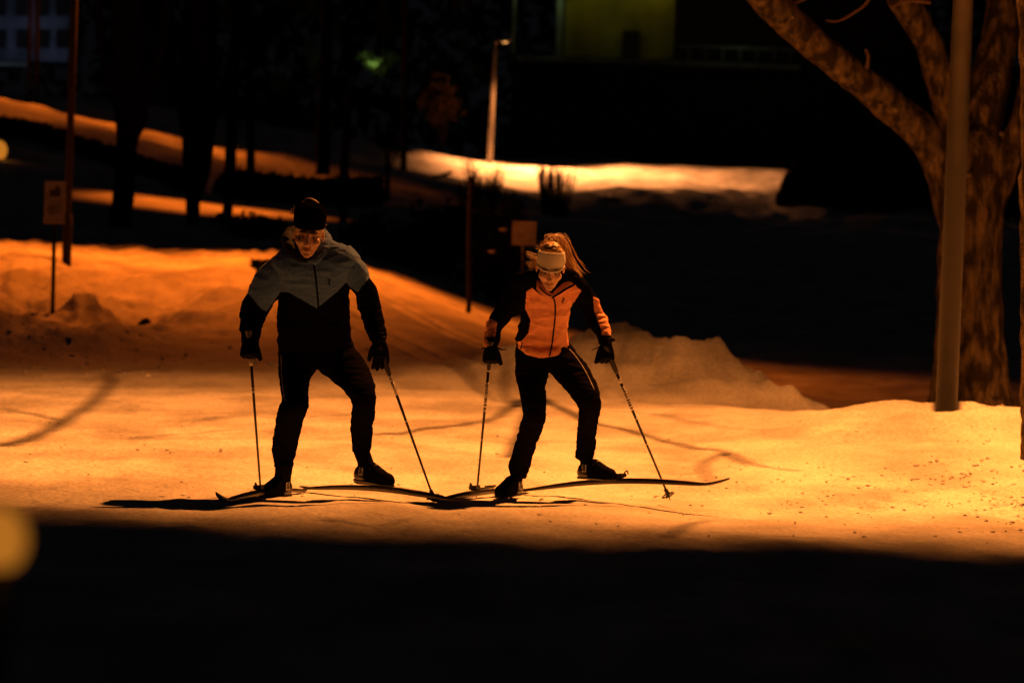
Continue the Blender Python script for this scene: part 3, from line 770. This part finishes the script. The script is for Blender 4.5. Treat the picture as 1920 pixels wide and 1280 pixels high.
def surf(bvh, x, y, off=.002):
    d = (P(x, y, 20) - CAM).normalized()
    h, nrm, i, dist = bvh.ray_cast(CAM, d)
    return None if h is None else h - d * off
def bvh_of(me): 
    v = verts(me); return BVHTree.FromPolygons([tuple(a) for a in v], [tuple(p.vertices) for p in me.polygons])
def strip(me_bvh, pts, r, sub=6, n=6, off=.001):
    A = catmull([list(p) + [0] for p in pts], sub); q = []
    for a in A:
        h = surf(me_bvh, a[0], a[1], off)
        if h is not None: q.append(h)
    bm = bmesh.new(); tube(bm, q, r, n, 1); return bm_mesh(bm)

def paint(me, fn, mats):
    for m_ in mats: me.materials.append(m_)
    n = len(me.polygons); cen = np.empty(n * 3); me.polygons.foreach_get('center', cen); cen = cen.reshape(-1, 3)
    q = cen - np.array(CAM); k = q @ np.array(fw); u = q @ np.array(r0) / k * F; v = -(q @ np.array(u0)) / k * F
    X = 960 + u * cs - v * sn; Y = 640 + u * sn + v * cs
    me.polygons.foreach_set('material_index', fn(X, Y, cen).astype(int))

def inpoly(X, Y, poly):
    ins = np.zeros(len(X), bool); n = len(poly); j = n - 1
    for i in range(n):
        xi, yi = poly[i]; xj, yj = poly[j]
        c = ((yi > Y) != (yj > Y)) & (X < (xj - xi) * (Y - yi) / (yj - yi + 1e-9) + xi); ins ^= c; j = i
    return ins

def boot(heel, toe, up, par, shaft_top, letter=1, size=1.0):
    heel = Vector(heel); toe = Vector(toe); x = (toe - heel); L = x.length; x.normalize(); up = Vector(up); z = (up - x * up.dot(x)).normalized(); y = z.cross(x)
    def q(a, b, c): return heel + x * a * L + y * b + z * c
    bm = bmesh.new(); rows = []
    for a, w, zc, h in ((.02, .024, .045, .030), (.10, .031, .045, .043), (.25, .034, .055, .055), (.42, .037, .056, .056), (.58, .041, .046, .046), (.74, .045, .036, .036), (.88, .040, .031, .031), (.98, .024, .022, .018)):
        rows.append(list(q(a, 0, zc)) + list(y * w) + list(z * h))
    rings(bm, catmull(rows, 4), 24, 2.6)
    st = Vector(shaft_top); c0 = q(.22, 0, .03); c1 = q(.24, 0, .09)
    rows = []
    for p, a_, b_ in ((c0, .058, .038), (c1, .056, .042), (c1.lerp(st, .5), .050, .046), (st + (st - c1).normalized() * .01, .050, .048)):
        rows.append(list(p) + list(x * a_) + list(y * b_))
    rings(bm, catmull(rows, 4), 24)
    me = remesh(bm, .004, 3, 'boot'); b = link('boot', me, BOOTM, par)
    # heel cup
    bm = bmesh.new(); rows = []
    for a, w, zc, h in ((-.01, .020, .034, .024), (.08, .034, .034, .036), (.22, .0375, .030, .030), (.34, .0375, .022, .018)):
        rows.append(list(q(a, 0, zc)) + list(y * w) + list(z * h))
    rings(bm, catmull(rows, 4), 20, 2.5); link('heel_cup', bm_mesh(bm), BOOTC, b)
    bm = bmesh.new(); rows = []
    for a, w in ((.0, .022), (.1, .030), (.35, .030), (.6, .040), (.8, .042), (.97, .026)):
        rows.append(list(q(a, 0, .002)) + list(y * w) + list(z * .007))
    rings(bm, catmull(rows, 4), 16, 4); link('sole', bm_mesh(bm), PLAST, b)
    bm = bmesh.new(); tube(bm, [q(.5, -.036, .075), q(.52, 0, .098), q(.5, .036, .075)], .006, 8, 5); tube(bm, [q(.62, -.038, .06), q(.64, 0, .078), q(.62, .038, .06)], .006, 8, 5)
    link('strap', bm_mesh(bm), PLAST, b)
    # emblem on the side of the heel cup facing the camera
    sd = -1 if y.y > 0 else 1
    yy_ = y * sd; cx = q(.27, 0, .056) + yy_ * .0415
    xx = yy_.cross(z) * -1.0
    if xx.x < 0: xx = -xx
    ww, hh = .017, .021
    bm = bmesh.new()
    Rm = Matrix((xx, yy_, z)).transposed(); box(bm, cx, (ww * 2, .003, hh * 2), Rm)
    link('emblem_plate', bm_mesh(bm), TILE, b, smooth=False)
    cu = bpy.data.curves.new('letter', 'FONT'); cu.body = 'S'; cu.size = .046; cu.extrude = .0015; cu.align_x = 'CENTER'; cu.align_y = 'CENTER'; cu.offset = .0016
    to = bpy.data.objects.new('tmp', cu); COL.objects.link(to); dg = bpy.context.evaluated_depsgraph_get(); dg.update()
    me = bpy.data.meshes.new_from_object(to.evaluated_get(dg)); bpy.data.objects.remove(to)
    M = Matrix((xx, z, yy_)).transposed().to_4x4(); M.translation = cx + yy_ * .003; me.transform(M)
    me.materials.clear(); link('emblem_letter', me, PLAST, b, smooth=False)
    return b, q

def ski(tail, tip, label, group, arch=.03, curl=.06, roll=0.0, bind=.47, w=.022):
    t = empty('cross_country_ski', (Vector(tail) + Vector(tip)) / 2, label, 'ski', group)
    tail = Vector(tail); tip = Vector(tip); d = tip - tail; L = d.length; dn = d.normalized()
    side = dn.cross(Vector((0, 0, 1))).normalized(); up = side.cross(dn)
    side, up = side * math.cos(roll) + up * math.sin(roll), up * math.cos(roll) - side * math.sin(roll)
    rows = []; top = []
    for i in range(61):
        s = i / 60; z = arch * math.sin(math.pi * min(1, s / .92)) ** 1.3
        if s > .86: z += curl * ((s - .86) / .14) ** 2
        if s < .05: z += .012 * (1 - s / .05)
        th = .004 + .012 * math.sin(math.pi * min(1, max(0, s))) ** .8
        ww = w * (1 if s < .85 else math.sqrt(max(.02, 1 - ((s - .85) / .15) ** 2))) * (1 if s > .02 else .7)
        c = tail + d * s + up * (z + th); rows.append(list(c) + list(side * ww) + list(up * th)); top.append((c + up * th, ww))
    bm = bmesh.new(); rings(bm, rows, 16, 5); body = link('ski_body', bm_mesh(bm), SKIM, t)
    bm = bmesh.new()
    for i in range(3, 50):
        (a, wa), (b, wb) = top[i], top[i + 1]
        f = [bm.verts.new(a + up * .0012 - side * wa * .85), bm.verts.new(b + up * .0012 - side * wb * .85), bm.verts.new(b + up * .0012 + side * wb * .85), bm.verts.new(a + up * .0012 + side * wa * .85)]
        bm.faces.new(f)
    link('top_sheet', bm_mesh(bm), SKIT, body, smooth=False)
    pb, _ = top[int(bind * 60)]
    R = Matrix((dn, side, up)).transposed()
    bm = bmesh.new(); box(bm, pb + up * .006, (.30, .034, .010), R); box(bm, pb + up * .016 + dn * .13, (.07, .044, .022), R); box(bm, pb + up * .012 - dn * .13, (.08, .040, .012), R)
    bmesh.ops.bevel(bm, geom=bm.edges[:], offset=.003, segments=2); link('binding', bm_mesh(bm), PLAST, t, smooth=False)
    bm = bmesh.new(); tube(bm, [pb + up * .02 + dn * .165, pb + up * .036 + dn * .18, pb + up * .04 + dn * .195, pb + up * .02 + dn * .2], .004, 8, 4); link('binding_lever', bm_mesh(bm), PLAST, t)
    return lambda s, h=0: top[int(s * 60)][0] + up * h

def pole(top, tip, label, group, white=()):
    t = empty('ski_pole', tip, label, 'ski pole', group)
    top = Vector(top); tip = Vector(tip); d = (tip - top).normalized(); L = (tip - top).length
    bm = bmesh.new(); tube(bm, [top, tip - d * .03], [.0085, .0055], 14); sh = link('shaft', bm_mesh(bm), CARB, t)
    bm = bmesh.new(); tube(bm, [top - d * .04, top - d * .03, top + d * .03, top + d * .10, top + d * .14], [.010, .017, .0155, .014, .010], 14, 3); link('grip', bm_mesh(bm), PLAST, t)
    for i, (a, b) in enumerate(white):
        bm = bmesh.new(); r = lambda s: .0085 - .003 * s / L + .0006
        tube(bm, [top + d * a, top + d * b], [r(a), r(b)], 14); wb = link('white_band', bm_mesh(bm), WHITEP, sh)
        if b - a > .08:
            bm = bmesh.new(); s_ = a + .012
            while s_ < b - .015:
                w_ = random.choice((.004, .006, .009)); tube(bm, [top + d * s_, top + d * (s_ + w_)], [r(s_) + .0005] * 2, 14); s_ += w_ + random.choice((.004, .006, .012))
            link('lettering', bm_mesh(bm), CARB, wb)
    # basket: small half round claw with tip
    side = d.cross(Vector((0, 1, 0))).normalized(); fr = side.cross(d).normalized()
    bm = bmesh.new(); c = tip - d * .045
    tube(bm, [c - d * .03, c, c + d * .015], [.009, .013, .008], 12, 3)
    n = 14; ringp = [c + d * .012 + (side * math.cos(a) + fr * math.sin(a)) * (.034 if math.sin(a) > -.3 else .022) for a in [2 * math.pi * i / n for i in range(n + 1)]]
    tube(bm, ringp, .0045, 8, 2)
    for a in (0, 2.1, 4.2): tube(bm, [c, c + d * .012 + (side * math.cos(a) + fr * math.sin(a)) * .03], .005, 6)
    link('basket', bm_mesh(bm), PLAST, t)
    bm = bmesh.new(); tube(bm, [c + d * .01, tip], [.006, .0015], 8); link('tip', bm_mesh(bm), GALV, t)
    return t

# ---------------- the man
MD = 20.76
def mp(x, y, dep=0): return P(x, y, MD + dep)
mfoot = mp(600, 935); mfoot.z = 0
man = empty('person', mfoot, 'person in grey and black hooded jacket and black beanie, skiing on the left', 'person')
M_torso = [((525, 668), (661, 668), .14, .125), ((522, 645), (661, 645), .12, .135), ((520, 615), (656, 618), .06, .135), ((522, 585), (654, 588), .02, .14), ((524, 552), (654, 552), -.04, .15),
           ((515, 522), (662, 520), -.10, .15), ((506, 497), (674, 492), -.14, .13), ((520, 477), (664, 473), -.15, .10), ((545, 462), (640, 459), -.15, .08), ((556, 448), (612, 448), -.16, .06)]
M_armL = [((520, 482), (560, 520), -.13, .085), ((494, 497), (542, 532), -.12, .085), ((477, 522), (533, 552), -.10, .078), ((462, 553), (516, 563), -.07, .072), ((452, 577), (502, 585), -.04, .068),
          ((450, 600), (493, 605), -.08, .060), ((451, 622), (489, 627), -.14, .052), ((454, 636), (484, 640), -.18, .042)]
M_armR = [((622, 500), (655, 461), -.14, .08), ((640, 522), (680, 490), -.13, .08), ((653, 537), (692, 518), -.12, .072), ((665, 552), (704, 541), -.11, .066), ((672, 577), (712, 572), -.10, .062),
          ((682, 604), (719, 602), -.14, .056), ((690, 625), (723, 624), -.18, .046), ((697, 638), (722, 637), -.20, .038)]
M_legL = [((523, 655), (600, 655), .13, .11), ((523, 690), (592, 690), .08, .105), ((526, 722), (578, 722), .0, .095), ((530, 748), (577, 748), -.07, .085), ((523, 764), (577, 763), -.10, .082), ((519, 785), (568, 786), -.06, .075),
          ((514, 812), (562, 812), .02, .074), ((511, 841), (557, 838), .06, .066), ((514, 862), (552, 860), .06, .054), ((516, 876), (549, 874), .05, .050)]
M_legR = [((585, 650), (661, 650), .13, .11), ((597, 690), (684, 678), .08, .105), ((622, 713), (694, 700), .02, .10), ((645, 732), (702, 722), -.06, .09), ((660, 752), (704, 744), -.09, .085), ((660, 775), (702, 774), -.06, .078),
          ((658, 802), (698, 804), .03, .074), ((661, 828), (696, 829), .07, .060), ((662, 846), (694, 846), .07, .052)]
hips_m = [((526, 640), (660, 640), .13, .12), ((524, 668), (668, 668), .12, .13), ((530, 692), (672, 690), .10, .115)]

HC = mp(579, 441, -.27); HR = Matrix.Rotation(math.radians(14), 3, 'X') @ Matrix.Rotation(math.radians(3), 3, 'Y')
bm = bmesh.new(); head_mesh(bm, HC, HR, .98)
for s_ in (M_torso, M_armL, M_armR, M_legL, M_legR): loft(bm, s_, MD, 3, 20, .82)
tube(bm, [HC + Vector((0, .02, -.03)), mp(580, 470, -.18), mp(585, 500, -.12)], [.055, .055, .07], 20, 4)
me = remesh(bm, .0045, 2, 'body'); finish_head(me, HC, HR, .98); body = link('body', me, None, man); eyes(body, HC, HR, .98)

bm = bmesh.new(); loft(bm, M_torso, MD, 5, 36, 1, 2.3); loft(bm, M_armL, MD, 5, 24); loft(bm, M_armR, MD, 5, 24)

jm = remesh(bm, .005, 5, 'jacket'); wrinkle(jm, .007, 6, 6, 16, 3); wrinkle(jm, .0022, 22, 22, 34, 9)
bx = [440, 468, 490, 500, 515, 526, 540, 594, 632, 650, 656, 671, 692, 712]; by = [545, 552, 579, 584, 562, 547, 547, 578, 547, 529, 538, 547, 521, 505]
paint(jm, lambda X, Y, c: np.where(Y < np.interp(X, bx, by), 0, 1), [GREYK, BLACKF])
jb = bvh_of(jm); jk = link('jacket', jm, None, man)
link('zip', strip(jb, [(585, 487), (589, 500), (592, 520), (595, 550), (597, 577)], .0048), BLACKF, jk)
link('chest_emblem', strip(jb, [(615, 523), (619, 526), (616, 530), (619, 534)], .003), BLACKF, jk)
# hood
bm = bmesh.new()
A = [(585, 490, -.27), (562, 482, -.26), (545, 466, -.22), (538, 448, -.14), (545, 436, -.04), (575, 432, .0), (603, 438, -.04), (614, 452, -.14), (612, 468, -.22), (602, 482, -.26), (586, 492, -.28)]
tube(bm, [mp(*a) for a in A], [.014, .020, .024, .026, .028, .030, .028, .024, .022, .018, .014], 16, 5)
hm = remesh(bm, .005, 4, 'hood'); wrinkle(hm, .005, 18, 18, 18, 5)
def hoodp(X, Y, c): return np.where((((X - 577) / np.where(X < 577, 60, 33)) ** 2 + ((Y - 450) / np.where(X < 577, 44, 38)) ** 2 < 1), 1, 0)
paint(hm, hoodp, [GREYK, HOODIN]); link('hood', hm, None, jk)
# beanie + hair tufts
bm = bmesh.new(); rows = []
for z, r, ry in ((.046, .082, .100), (.065, .084, .104), (.10, .086, .10), (.13, .085, .092), (.152, .074, .078), (.168, .046, .05), (.174, .012, .012)):
    rows.append(list(HC + HR @ Vector((0, .012, z))) + list(HR @ Vector((r, 0, 0))) + list(HR @ Vector((0, ry, 0))))
rings(bm, catmull(rows, 4), 32); bn = remesh(bm, .005, 2, 'beanie'); wrinkle(bn, .003, 20, 20, 30, 2)
be = link('beanie', bn, KNITB, man)
def strands(par, name, mt, roots, n, L, rad, drift, seed=1):
    random.seed(seed); bm = bmesh.new()
    for i in range(n):
        a, b = random.choice(roots); t = random.random(); p = a.lerp(b, t) + Vector([random.gauss(0, .004) for _ in range(3)])
        d = Vector(drift) + Vector([random.gauss(0, .5) for _ in range(3)]); d.normalize(); l = L * random.uniform(.5, 1.2)
        q = [p, p + d * l * .5, p + d * l + Vector((random.gauss(0, .2), random.gauss(0, .2), -.35)) * l]
        tube(bm, q, [rad, rad * .8, rad * .3], 4, 2)
    tag(link(name, bm_mesh(bm), mt, par), kind='stuff')
link('hair_tuft', (lambda bm: (tube(bm, [mp(570, 384, -.2), mp(578, 376, -.19), mp(592, 381, -.19), mp(603, 391, -.19)], [.010, .016, .015, .006], 8, 4), bm_mesh(bm))[1])(bmesh.new()), HAIRD, be)
strands(man, 'hair', HAIRD, [(mp(566, 381, -.2), mp(602, 390, -.2)), (mp(606, 405, -.22), mp(608, 428, -.22)), (mp(550, 395, -.22), mp(548, 402, -.22))], 120, .022, .0016, (.1, 0, .8), 3)

bm = bmesh.new(); loft(bm, hips_m, MD, 4, 30); loft(bm, M_legL, MD, 5, 26); loft(bm, M_legR, MD, 5, 26)
tm = remesh(bm, .005, 5, 'tights'); wrinkle(tm, .005, 6, 6, 20, 11); wrinkle(tm, .002, 18, 18, 40, 5)
tb_ = bvh_of(tm); tr = link('tights', tm, BLACKT, man)
link('piping', strip(tb_, [(527, 662), (528, 700), (531, 730), (534, 750)], .0015), WHITEP, tr)
# gloves
g = hand(mp(469, 632, -.20), (-.05, -.35, -1), (1, -.5, 0), (.2, .8, .1), (85, 90, 60), 1.2, 12); link('glove', g, GLOVE, man)
g = hand(mp(711, 636, -.21), (.16, -.15, -1), (-1, -.4, 0), (-.2, .9, -.1), (22, 22, 20), 1.12, 22, .5); link('glove', g, GLOVE, man)
for a, b, c, d_ in (((452, 634), (486, 638), -.18, .044), ((697, 636), (724, 634), -.20, .040)):
    bm = bmesh.new(); r1 = sec(a, b, MD + c, d_); r2 = list(r1); 
    r1 = np.array(r1); r2 = r1.copy(); r2[2] -= .022; r1[2] += .012; rings(bm, [r1, (r1 + r2) / 2 * 1.0, r2], 20); link('glove_cuff', bm_mesh(bm), GLOVE, man)

# skis
s1 = ski(Vector((mp(573, 935, .75).x, MD + .80, gz(-1.1, MD + .8) + .004)), Vector((mp(406, 935, -.95).x, MD - .92, .004)), 'ski under the man\'s weight, its tip raised out of the snow at the far left', 'skis of the two skiers', arch=.012, curl=.055, roll=-.12)
s2 = ski(P(565, 917, MD + .88), P(884, 943, MD - .72), 'lifted ski of the man pointing right, crossing his pole basket', 'skis of the two skiers', arch=.022, curl=.02, bind=.44)
boot(mp(542, 928, .15) , mp(488, 934, -.10), (0, 0, 1), man, mp(533, 872, .06))
boot(mp(668, 900, .12), mp(735, 911, -.12), (0.05, 0, 1), man, mp(678, 846, .07))

# poles
pole(mp(467, 628, -.22), P(490, 936, MD + .32), 'man\'s ski pole at the far left, its basket hidden behind his boot', 'ski poles of the two skiers', [(.10, .19), (.33, .335), (.345, .36)])
pole(mp(715, 660, -.22), P(816, 942, MD - .02), 'man\'s slanting ski pole crossing behind his lifted ski', 'ski poles of the two skiers', [(.07, .17), (.175, .25), (.40, .41)])

# ---------------- the woman
WD = 21.36
def wp(x, y, dep=0): return P(x, y, WD + dep)
wf = wp(1030, 935); wf.z = 0
wom = empty('person', wf, 'person in coral and black jacket with white headband and blonde ponytail, skiing on the right', 'person')
W_torso = [((968, 655), (1067, 651), .10, .12), ((968, 638), (1066, 640), .08, .12), ((974, 610), (1062, 612), .03, .115), ((978, 585), (1066, 587), -.02, .12), ((976, 562), (1073, 562), -.07, .125),
           ((968, 543), (1080, 542), -.12, .125), ((966, 526), (1086, 526), -.16, .11), ((984, 512), (1080, 512), -.18, .09), ((1004, 505), (1062, 505), -.19, .07)]
W_armL = [((972, 512), (1004, 540), -.16, .07), ((957, 530), (994, 558), -.15, .07), ((943, 556), (984, 576), -.12, .062), ((929, 580), (967, 594), -.09, .058), ((917, 598), (946, 610), -.09, .054),
          ((909, 620), (938, 625), -.14, .048), ((908, 640), (934, 641), -.18, .040), ((909, 650), (932, 650), -.20, .034)]
W_armR = [((1048, 540), (1082, 512), -.17, .07), ((1062, 553), (1097, 527), -.16, .07), ((1074, 565), (1112, 550), -.14, .06), ((1088, 580), (1124, 568), -.12, .055), ((1099, 597), (1134, 590), -.12, .052),
          ((1109, 615), (1141, 611), -.16, .048), ((1118, 633), (1145, 630), -.20, .040), ((1123, 642), (1147, 639), -.21, .034)]
W_legL = [((967, 660), (1030, 660), .10, .10), ((967, 700), (1028, 695), .05, .10), ((974, 730), (1023, 730), -.03, .088), ((979, 758), (1023, 758), -.09, .08), ((981, 780), (1022, 784), -.10, .078), ((974, 803), (1014, 810), -.04, .072),
          ((965, 838), (1001, 846), .05, .068), ((955, 864), (994, 872), .08, .062), ((955, 880), (989, 888), .07, .054), ((958, 892), (986, 897), .06, .048)]
W_legR = [((1010, 655), (1070, 650), .10, .10), ((1026, 690), (1097, 680), .05, .10), ((1046, 713), (1110, 703), .0, .094), ((1066, 736), (1121, 728), -.06, .086), ((1084, 760), (1126, 752), -.09, .08), ((1086, 782), (1123, 780), -.06, .072),
          ((1083, 810), (1117, 810), .03, .066), ((1082, 835), (1116, 836), .06, .060), ((1079, 858), (1110, 860), .06, .050)]
hips_w = [((968, 648), (1070, 646), .10, .11), ((967, 675), (1084, 668), .09, .12), ((972, 698), (1078, 692), .07, .10)]
WC = wp(1032, 503, -.30); WR = Matrix.Rotation(math.radians(25), 3, 'X') @ Matrix.Rotation(math.radians(2), 3, 'Y')
hs = .94
bm = bmesh.new(); head_mesh(bm, WC, WR, hs)
for s_ in (W_torso, W_armL, W_armR, W_legL, W_legR): loft(bm, s_, WD, 3, 20, .82)
tube(bm, [WC + Vector((0, .03, -.02)), wp(1032, 525, -.2), wp(1032, 550, -.14)], [.05, .05, .06], 20, 4)
me = remesh(bm, .0045, 2, 'body'); finish_head(me, WC, WR, hs); body = link('body', me, None, wom); eyes(body, WC, WR, hs)

bm = bmesh.new(); loft(bm, W_torso, WD, 5, 36, 1, 2.3); loft(bm, W_armL, WD, 5, 24); loft(bm, W_armR, WD, 5, 24)
tube(bm, [wp(971, 645, .08), wp(986, 655, .0), wp(1013, 661, -.02), wp(1040, 659, -.01), wp(1063, 646, .08)], [.016, .02, .022, .02, .016], 12, 5)
jm = remesh(bm, .005, 5, 'jacket'); wrinkle(jm, .009, 7, 7, 13, 21); wrinkle(jm, .0025, 24, 24, 30, 6)
front = [(987, 546), (998, 540), (1012, 552), (1036, 560), (1076, 533), (1090, 545), (1073, 572), (1080, 600), (1085, 640), (1080, 680), (960, 680), (962, 640), (978, 640), (991, 624), (995, 600), (985, 579)]
armr = [(1112, 556), (1122, 560), (1150, 600), (1152, 628), (1129, 629), (1127, 618), (1114, 582)]
arml = [(900, 594), (918, 596), (932, 604), (928, 640), (910, 652), (895, 640)]
collar = [(1008, 530), (1030, 552), (1072, 528), (1066, 505), (1008, 505)]
paint(jm, lambda X, Y, c: (inpoly(X, Y, front) & (c[:, 1] < WD + .05) | inpoly(X, Y, armr) | inpoly(X, Y, arml)).astype(int), [BLACKF, ORANGE])
jb = bvh_of(jm); jk = link('jacket', jm, None, wom)
link('zip', strip(jb, [(1034, 552), (1040, 565), (1041, 590), (1038, 620), (1035, 645), (1030, 668)], .0045), BLACKF, jk)
link('chest_emblem', strip(jb, [(1055, 558), (1058, 561), (1054, 564), (1056, 568)], .003), BLACKF, jk)
link('pocket_zip', strip(jb, [(979, 641), (978, 648), (976, 654)], .003), BLACKF, jk)
bm = bmesh.new()
for side_ in ([(1034, 556, -.31), (1022, 548, -.30), (1010, 534, -.26), (1004, 520, -.18), (1010, 508, -.10), (1034, 502, -.08), (1060, 508, -.10), (1072, 520, -.16), (1068, 532, -.22), (1052, 544, -.28), (1036, 556, -.31)],):
    tube(bm, [wp(*a) for a in side_], [.012, .018, .022, .026, .028, .028, .028, .028, .026, .02, .012], 14, 5)
cm = remesh(bm, .0045, 3, 'collar'); wrinkle(cm, .004, 20, 20, 20, 8)
paint(cm, lambda X, Y, c: np.where((X > 1006) & ((c[:, 1] < WD - .05)), 1, 0), [BLACKF, ORANGE]); cb = bvh_of(cm); co_ = link('collar', cm, None, jk)
link('collar_trim', strip(cb, [(1036, 557), (1050, 549), (1062, 541), (1076, 534)], .007, off=-.003), BLACKF, co_)
link('collar_trim', strip(cb, [(1034, 555), (1022, 549), (1012, 538)], .003), BLACKF, co_)

bm = bmesh.new(); loft(bm, hips_w, WD, 4, 30); loft(bm, W_legL, WD, 5, 26); loft(bm, W_legR, WD, 5, 26)
tm = remesh(bm, .005, 5, 'trousers'); wrinkle(tm, .005, 6, 6, 22, 31); wrinkle(tm, .002, 18, 18, 40, 5)
tb_ = bvh_of(tm); tr = link('trousers', tm, BLACKT, wom)
link('piping', strip(tb_, [(1068, 655), (1078, 666), (1092, 686), (1104, 708), (1114, 730)], .0022), WHITEP, tr)
g = hand(wp(921, 645, -.21), (-.03, -.3, -1), (1, -.5, 0), (.2, .8, .1), (85, 90, 60), 1.12, 12); link('glove', g, GLOVE, wom)
g = hand(wp(1136, 642, -.22), (.10, -.3, -1), (-1, -.5, 0), (-.2, .8, .1), (75, 80, 55), 1.12, 12); link('glove', g, GLOVE, wom)
for a, b, c, d_ in (((908, 645), (933, 645), -.2, .036), ((1122, 638), (1149, 636), -.21, .037)):
    bm = bmesh.new(); r1 = np.array(sec(a, b, WD + c, d_)); r2 = r1.copy(); r2[2] -= .02; r1[2] += .01; rings(bm, [r1, r2], 20); link('glove_cuff', bm_mesh(bm), GLOVE, wom)
bm = bmesh.new(); tube(bm, [wp(1138, 640, -.25), wp(1146, 636, -.25), wp(1153, 638, -.25)], .008, 8, 3); tube(bm, [wp(1128, 648, -.24), wp(1120, 652, -.24), wp(1110, 656, -.24)], [.004, .003, .002], 6, 3); link('wrist_strap', bm_mesh(bm), GLOVE, wom)
bm = bmesh.new(); tube(bm, [wp(933, 652, -.22), wp(940, 655, -.22), wp(950, 655, -.22)], [.005, .004, .002], 6, 3); tube(bm, [wp(908, 652, -.22), wp(902, 654, -.22)], [.005, .003], 6); link('wrist_strap', bm_mesh(bm), GLOVE, wom)

# headband with a short brim
def WL(x, y, z): return WC + WR @ (Vector((x, y, z)) * hs)
bm = bmesh.new(); n = 48
prof = [(.040, 1.05, 0), (.044, 1.07, 0), (.065, 1.055, 0), (.085, 1.01, 0), (.102, .95, 0), (.106, .92, 0)]
prev = None
for z, k_, _ in prof:
    o_ = [bm.verts.new(WL(math.sin(a) * .080 * k_, .010 - math.cos(a) * .100 * k_, z + ((z - .04) * .45 - .004) * math.cos(a))) for a in [2 * math.pi * i / n for i in range(n)]]
    i_ = [bm.verts.new(WL(math.sin(a) * .080 * (k_ - .045), .010 - math.cos(a) * .100 * (k_ - .045), z + ((z - .04) * .45 - .004) * math.cos(a))) for a in [2 * math.pi * i / n for i in range(n)]]
    if prev:
        for i in range(n):
            j = (i + 1) % n
            bm.faces.new((prev[0][i], prev[0][j], o_[j], o_[i])); bm.faces.new((prev[1][j], prev[1][i], i_[i], i_[j]))
    else: 
        for i in range(n): j = (i + 1) % n; bm.faces.new((o_[j], o_[i], i_[i], i_[j]))
    prev = (o_, i_)
for i in range(n): j = (i + 1) % n; bm.faces.new((prev[0][i], prev[0][j], prev[1][j], prev[1][i]))
hb_ = link('headband', bm_mesh(bm), WHITEB, wom)
bm = bmesh.new(); tube(bm, [WL(math.sin(a) * .080 * 1.07, .010 - math.cos(a) * .100 * (1.09 + .14 * max(0, math.cos(a * 1.3))), .038 - .010 * math.cos(a)) for a in np.linspace(-1.15, 1.15, 15)], .006, 10, 2)
link('headband_hem', bm_mesh(bm), WHITEB, hb_)
# hair: cap, ponytail, loose strands
bm = bmesh.new(); ell(bm, WL(0, .014, .05), (.080 * hs, .098 * hs, .094 * hs), WR, 28); ell(bm, WL(0, .01, .105), (.060 * hs, .066 * hs, .05 * hs), WR, 28); hm = remesh(bm, .005, 1, 'hair_cap'); wrinkle(hm, .004, 60, 12, 60, 4); hc = link('hair_cap', hm, HAIRB, wom)
tail = [wp(1034, 460, -.2), wp(1034, 449, -.16), wp(1046, 449, -.14), wp(1056, 464, -.14), wp(1063, 486, -.15), wp(1074, 505, -.17), wp(1088, 521, -.2)]
bm = bmesh.new(); tube(bm, tail, [.014, .020, .024, .024, .022, .02, .008], 14, 6); pm = remesh(bm, .004, 1, 'ponytail'); wrinkle(pm, .005, 50, 50, 14, 2); pt = link('ponytail', pm, HAIRB, wom)
random.seed(5); bm = bmesh.new()
A = catmull([list(p) for p in tail], 8)
for i in range(420):
    o_ = Vector([random.gauss(0, .014), random.gauss(0, .014), random.gauss(0, .010)]); st = random.randint(0, len(A) // 2); en = min(len(A) - 1, st + random.randint(14, 34))
    q = [Vector(A[j]) + o_ * (1 + .35 * (j - st) / (en - st)) + Vector([random.gauss(0, .0022) for _ in range(3)]) for j in range(st, en, 4)]
    if len(q) > 2: tube(bm, q, [.0013] * (len(q) - 1) + [.0004], 4, 1)
for i in range(42):
    k_ = random.choice(((1008, 484, 985, 474), (1007, 492, 984, 494), (1006, 488, 990, 503))); a = wp(k_[0] + random.gauss(0, 2), k_[1] + random.gauss(0, 3), -.25 + random.uniform(-.03, .05)); e_ = wp(k_[2] + abs(random.gauss(0, 5)), k_[3] + random.gauss(0, 2.5), -.25 + random.uniform(-.03, .05))
    md_ = a.lerp(e_, .55) + Vector((0, 0, random.uniform(-.022, .004))); tube(bm, [a, md_, e_], [.0014, .0012, .0004], 4, 3)
for i in range(140):
    x = random.uniform(1008, 1054); a = wp(x, 470 - 14 * math.sin((x - 1006) / 50 * math.pi), -.24); e_ = a + Vector((random.gauss(.0, .012), random.gauss(0, .01), random.uniform(.004, .022))); tube(bm, [a, a.lerp(e_, .5) + Vector((.003, 0, .002)), e_], [.0015, .001, .0004], 4, 2)
link('loose_hair', bm_mesh(bm), HAIRB, wom)

ski(Vector((wp(992, 930, .7).x, WD + .75, gz(0, WD + .7) + .004)), Vector((wp(800, 940, -.9).x, WD - .85, .004)), 'ski under the woman\'s weight, pointing left past the tip of the man\'s ski', 'skis of the two skiers', arch=.012, curl=.05, roll=-.12)
ski(P(972, 922, WD + .62), P(1368, 910, WD - .62), 'lifted ski of the woman pointing right with upturned tip', 'skis of the two skiers', arch=.028, curl=.035, bind=.42)
boot(wp(974, 926, .12), wp(934, 933, -.10), (0, 0, 1), wom, wp(972, 893, .06))
boot(wp(1087, 896, .11), wp(1152, 900, -.11), (0.05, 0, 1), wom, wp(1095, 858, .06))
pole(wp(920, 650, -.22), P(893, 934, WD + .1), 'woman\'s nearly upright ski pole between the two skiers', 'ski poles of the two skiers', [(.13, .145), (.21, .36), (.37, .385), (.55, .56)])
pole(wp(1139, 658, -.24), P(1257, 938, WD + .02), 'woman\'s slanting ski pole at the right with round basket on the snow', 'ski poles of the two skiers', [(.17, .20), (.22, .37), (.42, .43), (.58, .59)])
